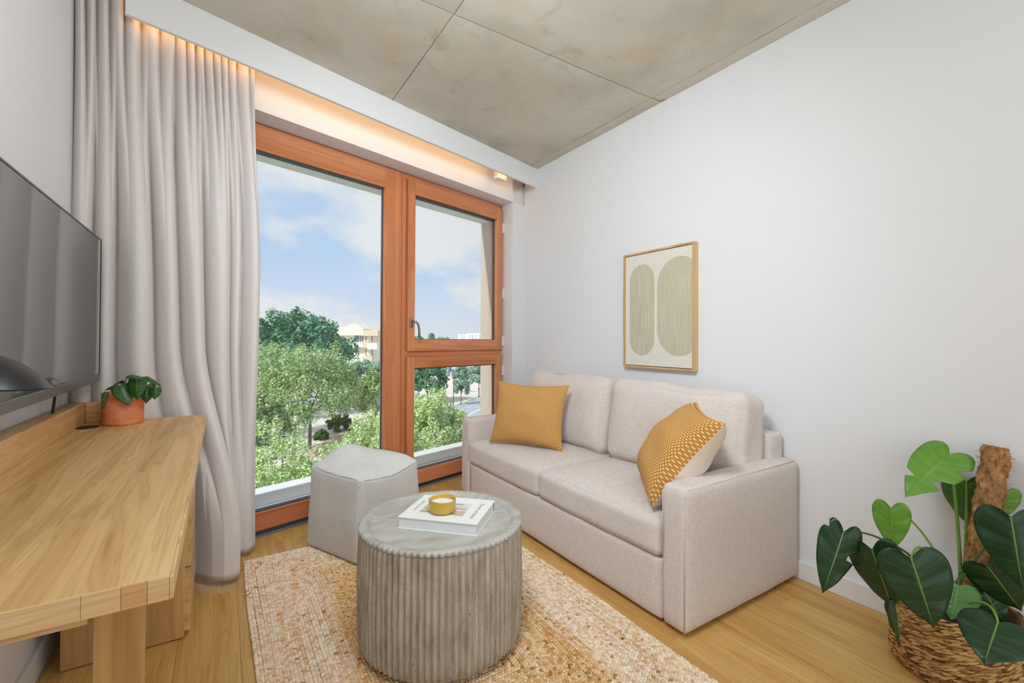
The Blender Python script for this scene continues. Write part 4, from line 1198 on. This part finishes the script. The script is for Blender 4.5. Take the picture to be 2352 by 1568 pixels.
# ------------------------------------------------------------------ outdoors, three floors down
GZ = -13.0
KD = 1.47          # metres: everything below stands on a street 14 m under the eye
k = Nodes('street_ground'); k.set('Roughness', 0.9)
a = k.noise(k.coord((.12, .12, .12)), 1.0, 5); b = k.noise(k.coord((.9, .9, .9)), 1.0, 4)
c = k.ramp(a, [(0.34, lin(196, 192, 178)), (0.46, lin(206, 200, 188)), (0.54, lin(138, 160, 112)), (0.7, lin(120, 148, 104))])
k.set('Base Color', k.mix(0.25, c, k.ramp(b, [(0.3, lin(150, 146, 132)), (0.7, lin(214, 208, 196))])))
M['ground'] = k.m
def gprism(name, poly, mat, z0, z1, bevel=0):
    return MB().prism(poly, z0, z1).build(name, mat, None, False, bevel)
tag(gprism('ground', [(-260, 8), (500, 8), (500, 760), (-260, 760)], M['ground'], GZ - .3, GZ), kind='structure')
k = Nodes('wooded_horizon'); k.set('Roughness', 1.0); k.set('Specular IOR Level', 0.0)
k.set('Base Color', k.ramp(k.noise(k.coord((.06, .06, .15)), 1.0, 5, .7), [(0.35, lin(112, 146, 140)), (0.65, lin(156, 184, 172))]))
def ridge(u, w):
    a = math.radians(-35 + 110 * u); r_ = 560 + 40 * w
    h = (7.5 + 2.5 * math.sin(31 * u) + 1.6 * math.sin(77 * u + 1) + 1.0 * math.sin(213 * u)) * math.sin(math.pi * min(1, w * 1.0)) ** .6
    return (r_ * math.sin(a), r_ * math.cos(a), GZ + h - .2)
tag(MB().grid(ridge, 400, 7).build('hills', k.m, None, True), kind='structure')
M['asphalt'] = plain('asphalt', lin(172, 178, 184), 0.9)
M['pave'] = plain('pale_paving', lin(216, 208, 196), 0.9)
M['line'] = plain('white_road_paint', lin(238, 238, 234), 0.7)
M['kerb'] = plain('kerb_stone', lin(214, 208, 198), 0.8)
A0 = onz(1045, 968, GZ)[:2]; B0 = onz(1108, 937, GZ)[:2]; rd = (B0 - A0) / np.linalg.norm(B0 - A0); rn = np.array([-rd[1], rd[0]])
def strip_poly(t0, t1, o0, o1):
    return [tuple(A0 + rd * t0 + rn * o0), tuple(A0 + rd * t1 + rn * o0), tuple(A0 + rd * t1 + rn * o1), tuple(A0 + rd * t0 + rn * o1)]
tag(gprism('road', strip_poly(-60, 140, -4.5, 6.2), M['asphalt'], GZ, GZ + .03), kind='structure')
tag(gprism('pavement', strip_poly(-60, 140, 6.3, 30), M['pave'], GZ, GZ + .12), kind='structure')
tag(gprism('pavement', strip_poly(-60, 140, -9.0, -4.6), M['pave'], GZ, GZ + .12), kind='structure')
edge = tag(gprism('road_edge_line', strip_poly(-8, 30, -0.2, 0.12), M['line'], GZ + .03, GZ + .045), 'solid white line painted along the near lane of the road', 'road marking')
for i in range(6):
    t0 = -5 + i * 5.2
    o = tag(gprism('road_dash', strip_poly(t0, t0 + 3.0, 3.0, 3.18), M['line'], GZ + .03, GZ + .045),
            ('nearest', 'second nearest', 'third nearest', 'third farthest', 'second farthest', 'farthest')[i] + ' white dash of the broken centre line on the road', 'road marking', 'dashes of the centre line')
# courtyard paving, low wall and a clipped bank to the left
c0 = onz(640, 1060, GZ)[:2]
tag(gprism('courtyard', [tuple(onz(560, 985, GZ)[:2]), tuple(onz(712, 985, GZ)[:2]), tuple(onz(706, 1075, GZ)[:2]), tuple(onz(560, 1075, GZ)[:2])], plain('cream_gravel', lin(222, 212, 198), .9), GZ, GZ + .05), kind='structure')
w0, w1 = onz(722, 1052, GZ)[:2], onz(800, 1005, GZ)[:2]
wd = (w1 - w0) / np.linalg.norm(w1 - w0); wn_ = np.array([-wd[1], wd[0]])
lw = tag(gprism('low_wall', [tuple(w0), tuple(w1), tuple(w1 + wn_ * .8), tuple(w0 + wn_ * .8)], plain('tan_wall', lin(196, 172, 148), .9), GZ, GZ + .9), 'low tan garden wall between the street trees', 'wall')
tag(gprism('alley', [tuple(w0 - wn_ * .2 - wd * 2), tuple(w1 - wn_ * .2), tuple(w1 - wn_ * 3.2), tuple(w0 - wn_ * 3.2 - wd * 2)], M['asphalt'], GZ, GZ + .04), kind='structure')

# foliage
def foliage_mat(name, stops, haze=0.0):
    k = Nodes(name); k.set('Roughness', 0.75); k.set('Specular IOR Level', 0.15)
    rnd = k.n('NewGeometry').outputs['Random Per Island']
    c = k.ramp(rnd, stops)
    df = k.n('BsdfDiffuse', {'Color': c}); tl = k.n('BsdfTranslucent', {'Color': c})
    ms = k.n('MixShader', {0: 0.35, 1: df.outputs[0], 2: tl.outputs[0]})
    k.t.links.new(ms.outputs[0], k.out.inputs[0])
    return k.m
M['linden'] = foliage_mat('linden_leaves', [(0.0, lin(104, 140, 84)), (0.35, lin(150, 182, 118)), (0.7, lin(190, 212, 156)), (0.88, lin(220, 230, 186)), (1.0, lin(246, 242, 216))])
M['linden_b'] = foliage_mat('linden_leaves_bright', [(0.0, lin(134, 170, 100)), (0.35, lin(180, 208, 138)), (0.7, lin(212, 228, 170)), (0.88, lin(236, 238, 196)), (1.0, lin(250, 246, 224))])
M['pine'] = foliage_mat('pine_needles', [(0.0, lin(58, 104, 82)), (0.4, lin(96, 148, 116)), (0.8, lin(130, 178, 140)), (1.0, lin(160, 202, 160))])
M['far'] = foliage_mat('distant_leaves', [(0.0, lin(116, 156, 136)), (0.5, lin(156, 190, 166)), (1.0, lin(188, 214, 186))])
M['bark'] = plain('tree_bark', lin(112, 98, 86), .95)
def crown(center, radii, n_clump, n_leaf, size, seed, spike=0.0, csize=.16):
    rg = np.random.default_rng(seed)
    C = np.array(center); R_ = np.array(radii)
    d = rg.normal(size=(n_clump, 3)); d /= np.linalg.norm(d, axis=1)[:, None]
    d[:, 2] = np.where(d[:, 2] < -.55, -d[:, 2] * .5, d[:, 2])
    rr = rg.uniform(.55, 1.0, n_clump) ** .5
    lump = 1 + .16 * np.sin(5 * d[:, 0] + seed) * np.sin(4 * d[:, 1] + 2 * seed) + .10 * np.sin(9 * d[:, 2] + seed)
    cl = C + d * rr[:, None] * R_ * lump[:, None]
    cs = csize * R_.mean()
    o = rg.normal(size=(n_clump, n_leaf, 3)); o /= np.linalg.norm(o, axis=2)[:, :, None]
    o *= (rg.uniform(.2, 1, (n_clump, n_leaf, 1)) ** .5) * cs
    if spike: o[:, :, 2] = o[:, :, 2] * (1 + spike) + cs * .35 * spike
    ctr = (cl[:, None] + o).reshape(-1, 3)
    nrm = (o / cs).reshape(-1, 3) + .5 * np.repeat(d, n_leaf, 0) + rg.normal(0, .55, (len(ctr), 3)) + np.array([0, 0, .35])
    nrm /= np.linalg.norm(nrm, axis=1)[:, None]
    t = np.cross(nrm, rg.normal(size=(len(ctr), 3))); t /= np.linalg.norm(t, axis=1)[:, None]; bt_ = np.cross(nrm, t)
    s = (size * rg.uniform(.7, 1.3, len(ctr)))[:, None]
    V = np.stack([ctr - t * s, ctr - bt_ * s * .6, ctr + t * s, ctr + bt_ * s * .6], 1).reshape(-1, 3)
    F = np.arange(len(V)).reshape(-1, 4)
    return V, F
def tree(name, label, px, py, depth, rx_px, rz_px, mat, seed, n_clump=150, n_leaf=60, size=.12, spike=0.0, csize=.16, trunks=1, group=None, ydepth=1.0, cat='tree'):
    depth *= KD; size *= KD
    c = P(px, py, depth); sc_ = depth / FPX
    rad = np.array([rx_px * sc_, rx_px * sc_ * ydepth, rz_px * sc_])
    root = empty(name, (c[0], c[1], GZ), 0, label, cat, group)
    base = np.array([c[0], c[1], GZ])
    V, F = crown(c - base, rad, n_clump, n_leaf, size, seed, spike, csize)
    tag(link('foliage', np_mesh('foliage', V, F), mat, root), kind='stuff')
    rg = random.Random(seed)
    top = c - base
    rt = max(.07, .03 * rad[0] + .06)
    MB().tube([(0, 0, 0), (.05, .03, top[2] * .35), (0, 0, top[2] - rad[2] * .35)], [rt, rt * .85, rt * .5], 8).build('trunk', M['bark'], root, True)
    for q in range(5):
        a = q * 1.3 + seed
        e = top + np.array([math.cos(a) * rad[0] * .6, math.sin(a) * rad[1] * .6, rad[2] * (.1 + .35 * rg.random())])
        s0 = np.array([0, 0, top[2] - rad[2] * (.75 - .08 * q)])
        s0[2] = max(s0[2], .3)
        MB().tube(bez(s0, (s0 + e) / 2 + np.array([0, 0, -.1 * rad[2]]), e, 6), [rt * .5, rt * .42, rt * .35, rt * .28, rt * .2, rt * .1], 6).build('branch', M['bark'], root, True)
    return root
G = 'trees along the street outside'
tree('pine_tree', 'broad dark green pine rising highest beyond the window', 652, 806, 60, 150, 84, M['pine'], 1, 210, 90, .26, 0, .15, group=G)
tree('linden_tree', 'large leafy linden in front of the dark pine', 712, 898, 38, 112, 104, M['linden'], 2, 260, 90, .105, .6, .13, group=G)
tree('linden_tree', 'linden half hidden by the curtain below the dark pine', 604, 868, 43, 84, 78, M['linden'], 3, 170, 80, .12, .6, .14, group=G)
tree('linden_tree', 'linden with several thin trunks left of the window post', 862, 912, 46, 66, 60, M['linden'], 4, 150, 70, .125, .5, .15, group=G)
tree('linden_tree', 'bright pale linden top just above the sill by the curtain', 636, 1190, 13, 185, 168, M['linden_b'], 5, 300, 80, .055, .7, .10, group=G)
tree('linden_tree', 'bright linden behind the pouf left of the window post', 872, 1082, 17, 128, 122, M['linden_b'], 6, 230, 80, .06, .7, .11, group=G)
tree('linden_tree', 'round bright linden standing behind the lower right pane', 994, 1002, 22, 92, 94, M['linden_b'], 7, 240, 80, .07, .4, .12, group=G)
tree('linden_tree', 'darker linden at the curtain edge beside the street lamp', 582, 985, 24, 84, 84, M['linden'], 8, 200, 80, .08, .4, .13, group=G)
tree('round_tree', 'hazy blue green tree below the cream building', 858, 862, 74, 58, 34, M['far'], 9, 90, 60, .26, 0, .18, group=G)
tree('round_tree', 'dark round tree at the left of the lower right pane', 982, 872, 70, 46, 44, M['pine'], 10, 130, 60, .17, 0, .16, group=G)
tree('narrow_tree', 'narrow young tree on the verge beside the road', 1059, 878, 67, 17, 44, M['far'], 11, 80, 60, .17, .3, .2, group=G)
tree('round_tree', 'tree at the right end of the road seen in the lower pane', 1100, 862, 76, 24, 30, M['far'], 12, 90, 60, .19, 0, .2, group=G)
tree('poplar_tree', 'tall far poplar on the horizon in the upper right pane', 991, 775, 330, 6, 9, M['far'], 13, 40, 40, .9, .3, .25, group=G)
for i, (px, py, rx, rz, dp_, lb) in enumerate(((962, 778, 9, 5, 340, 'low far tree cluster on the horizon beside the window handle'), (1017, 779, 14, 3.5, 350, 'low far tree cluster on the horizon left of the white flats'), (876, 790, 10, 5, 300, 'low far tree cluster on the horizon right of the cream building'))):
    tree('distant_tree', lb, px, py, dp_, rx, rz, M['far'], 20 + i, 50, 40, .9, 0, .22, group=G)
def bush(label, px, py, depth, rx, rz, mat, seed):
    depth *= KD
    c = P(px, py, depth); sc_ = depth / FPX
    base = np.array([c[0], c[1], GZ])
    V, F = crown(np.array([0, 0, rz * sc_ * .9]), (rx * sc_, rx * sc_, rz * sc_), 70, 60, .14, seed, 0, .22)
    o = tag(link('bush', np_mesh('bush', V, F), mat), label, 'bush', 'clipped bushes under the trees'); o.location = tuple(base)
M['bush'] = foliage_mat('bush_leaves', [(0.0, lin(66, 92, 50)), (0.6, lin(104, 132, 74)), (1.0, lin(140, 164, 100))])
bush('dark clipped bush on the slope behind the low wall', 782, 988, 47, 26, 20, M['bush'], 31)
bush('small clipped bush at the foot of the large linden', 738, 1012, 43, 16, 12, M['bush'], 32)

# street lamps
def lamp(label, px, py_top, depth, arm_px, arm_dy):
    depth *= KD
    top_ = P(px, py_top, depth); root = empty('street_lamp', (top_[0], top_[1], GZ), 0, label, 'street lamp', 'street lamps outside')
    h = top_[2] - GZ
    mt = M['lampblue']
    MB().tube([(0, 0, 0), (0, 0, h * .5), (0, 0, h)], [.09, .075, .06], 10).build('pole', mt, root, True)
    e = P(px + arm_px, py_top + arm_dy, depth) - np.array([top_[0], top_[1], GZ])
    MB().tube([(0, 0, h - .25), e], [.055, .04], 8).build('arm', mt, root, True)
    hd = np.array(e) ; dv = e - np.array([0, 0, h - .25]); dv /= np.linalg.norm(dv)
    MB().tube([hd - dv * .35, hd - dv * .1, hd + dv * .25, hd + dv * .42], [.05, .11, .10, .04], 8).build('lamp_head', M['lampgrey'], root, True)
M['lampblue'] = plain('blue_grey_lamp_post', lin(70, 92, 124), .5)
M['lampgrey'] = plain('lamp_head_grey', lin(150, 168, 190), .4)
lamp('blue grey street lamp with long arm before the large linden', 650, 919, 27, 66, -2)
lamp('tall blue grey street lamp beside the narrow young tree', 1042, 846, 58, -10, -2)
# sign panel among the trees
sgp = P(1022, 846, 118); sg_ = empty('billboard', (sgp[0], sgp[1], GZ), -yaw, 'dark framed billboard beyond the trees in the lower right pane', 'billboard')
hz_ = sgp[2] - GZ
MB().box(-.15, .15, -.1, .1, 0, hz_ - .4).build('post', M['pave'], sg_)
MB().box(-2.3, 1.7, -.12, .12, hz_ - .9, hz_ + 2.0).build('panel', plain('billboard_frame', lin(92, 108, 124), .6), sg_)
MB().box(-2.1, 1.4, -.15, -.12, hz_ + .08, hz_ + 1.85).build('poster', plain('billboard_poster', lin(206, 222, 232), .6), sg_)
MB().box(-1.4, .9, -.15, -.12, hz_ - .68, hz_ - .2).build('title_strip', plain('billboard_strip', lin(230, 232, 234), .6), sg_)

# parked cars
def car(px, py, rz, col, label):
    c = onz(px, py, GZ)
    root = empty('car', (c[0], c[1], GZ + .03), rz, label, 'car', 'cars parked beyond the road')
    prof = [(-2.1, .35), (-2.1, .75), (-1.75, .95), (-1.2, 1.42), (.35, 1.45), (1.0, 1.0), (1.95, .85), (2.1, .55), (2.1, .35)]
    mb = MB(); n_ = len(prof)
    mb.v = [(x, -.85, z) for x, z in prof] + [(x, .85, z) for x, z in prof]
    mb.f = [tuple(range(n_)), tuple(reversed(range(n_, 2 * n_)))] + [(i, n_ + i, n_ + (i + 1) % n_, (i + 1) % n_) for i in range(n_)]
    mb.build('body', plain('car_paint_%d' % px, col, .3), root, False, .08)
    MB().box(-1.15, .55, -.87, .87, .98, 1.34).build('windows', M['seal'], root, False, .05)
    for x in (-1.3, 1.3):
        for y in (-.86, .70):
            MB().tube([(x, y, .32), (x, y + .18, .32)], .32, 14).build('wheel', M['black'], root)
car(996, 901, yaw * 0 + .5, lin(120, 140, 160), 'blue grey car parked beyond the bright round linden')
car(1082, 877, .9, lin(214, 216, 218), 'white car parked between the trees by the road')
car(1107, 893, .9, lin(226, 226, 228), 'white car at the right edge of the lower pane')

# cream building behind the pine: gable block and a balcony wing
bd = 140.0
bo = P(800, 772, bd); bb = empty('gabled_building', (bo[0], bo[1], GZ), -yaw, 'cream building with shallow gables and balconies above the trees', 'building')
sc_ = bd / FPX
hz0 = EYE[2] - GZ + (bo[2] - EYE[2])
def bx_(px): return (px - 800) * sc_
def bz_(py): return hz0 - (py - 772) * sc_
M['cream_w'] = plain('cream_render', lin(236, 228, 218), .9)
M['cream_d'] = plain('warm_cream_render', lin(226, 208, 184), .9)
M['bglass'] = plain('dark_window_glass', lin(120, 132, 140), .2)
M['brail'] = plain('brown_shutter_frame', lin(140, 120, 100), .7)
def bpoly(name, pts, y0, y1, mat, par=None):
    mb = MB(); n_ = len(pts)
    mb.v = [(bx_(a), y0, bz_(b)) for a, b in pts] + [(bx_(a), y1, bz_(b)) for a, b in pts]
    mb.f = [tuple(range(n_)), tuple(reversed(range(n_, 2 * n_)))] + [(i, n_ + i, n_ + (i + 1) % n_, (i + 1) % n_) for i in range(n_)]
    return mb.build(name, mat, par or bb)
gp = 772 + (hz0) / sc_
bpoly('parapet', [(752, 751), (772, 751), (790, 751), (813, 741), (834, 754), (834, 770), (752, 770)], 0, 10, M['cream_w'])
bpoly('wall', [(752, 770), (834, 770), (834, gp), (752, gp)], 1.2, 10, M['cream_w'])
bpoly('balcony_front', [(800, 786), (834, 786), (834, 797), (800, 797)], -.2, 1.2, M['cream_w'])
bpoly('parapet', [(834.5, 758), (849, 758), (860, 755), (869, 759), (869, 771), (834.5, 771)], -.6, 9, M['cream_d'])
bpoly('wall', [(834.5, 771), (856, 771), (856, gp), (834.5, gp)], 1.0, 9, M['cream_w'])
bpoly('balcony_front', [(834.5, 786), (846, 786), (846, 798), (834.5, 798)], -.9, 1.0, M['cream_d'])
bpoly('balcony_front', [(846.5, 787), (869, 787), (869, 802), (846.5, 802)], -1.2, 1.0, M['cream_w'])
bpoly('balcony_front', [(834.5, 817), (856, 817), (856, 830), (834.5, 830)], -.6, 1.0, M['cream_d'])
for (x0, x1, y0, y1, yy) in ((812, 821, 770.5, 785, 1.1), (824, 826, 770.5, 785, 1.1), (829, 831, 770.5, 785, 1.1), (840, 852, 771.5, 785, .9), (840, 852, 802.5, 816, .9)):
    w_ = bpoly('window', [(x0, y0), (x1, y0), (x1, y1), (x0, y1)], yy - .05, yy + .12, M['bglass'] if x0 < 835 else M['cream_w'])
    if x0 > 835:
        for q in (x0 - 2, x1):
            bpoly('shutter', [(q, y0), (q + 1.6, y0), (q + 1.6, y1), (q, y1)], yy - .12, yy + .02, M['brail'])
# white flats far away
fd = 300.0
fo = P(1085, 772, fd); fb = empty('apartment_block', (fo[0], fo[1], GZ), -yaw, 'long white apartment block far away on the horizon', 'building')
fs = fd / FPX; fh = fo[2] - GZ
M['flat_w'] = plain('white_flats', lin(234, 236, 240), .9)
M['flat_g'] = plain('grey_blue_windows', lin(168, 182, 200), .5)
def fbox(name, x0, x1, z0, z1, y0, y1, mat):
    return MB().box((x0 - 1085) * fs, (x1 - 1085) * fs, y0, y1, z0 if z0 == 0 else fh - (z0 - 772) * fs, fh - (z1 - 772) * fs).build(name, mat, fb)
fbox('wall', 1051, 1072, 0, 767, 2, 14, M['flat_w']); fbox('wall', 1072.5, 1125, 0, 765, 0, 14, M['flat_w'])
for r_, yy in enumerate((769.5, 775.5, 781)):
    for x0 in (1059, 1064, 1078, 1084, 1092, 1100, 1108, 1114):
        w_ = 3.6 if x0 in (1084, 1100, 1114) else 2.2
        fbox('window', x0, x0 + w_, yy + 3, yy, (1.9 if x0 < 1072 else -.1), 2.3, M['flat_g'])
# low houses by the road far right
for i, (x0, x1, yt, dp_, lb, colr) in enumerate(((1022, 1056, 838, 150, 'low pale house behind the billboard', lin(226, 214, 206)), (1060, 1125, 843, 172, 'low pinkish house behind the roadside trees', lin(228, 206, 194)))):
    c = P((x0 + x1) / 2, 800, dp_); s__ = dp_ / FPX; hh = P(x0, yt, dp_)[2] - GZ
    hb = empty('house', (c[0], c[1], GZ), -yaw, lb, 'house', 'low houses by the road')
    hw = (x1 - x0) / 2 * s__
    MB().box(-hw, hw, 0, 8, 0, hh).build('wall', plain('house_wall_%d' % i, colr, .9), hb)
    MB().prism([(-hw - .3, -.4), (hw + .3, -.4), (hw + .3, 8.4), (-hw - .3, 8.4)], hh, hh + .35).build('roof', plain('house_roof_%d' % i, lin(206, 178, 160), .9), hb)
    for q in range(3):
        MB().box(-hw * .7 + q * hw * .6, -hw * .7 + q * hw * .6 + 1.0, -.06, .05, hh * .35, hh * .75).build('window', M['bglass'], hb)
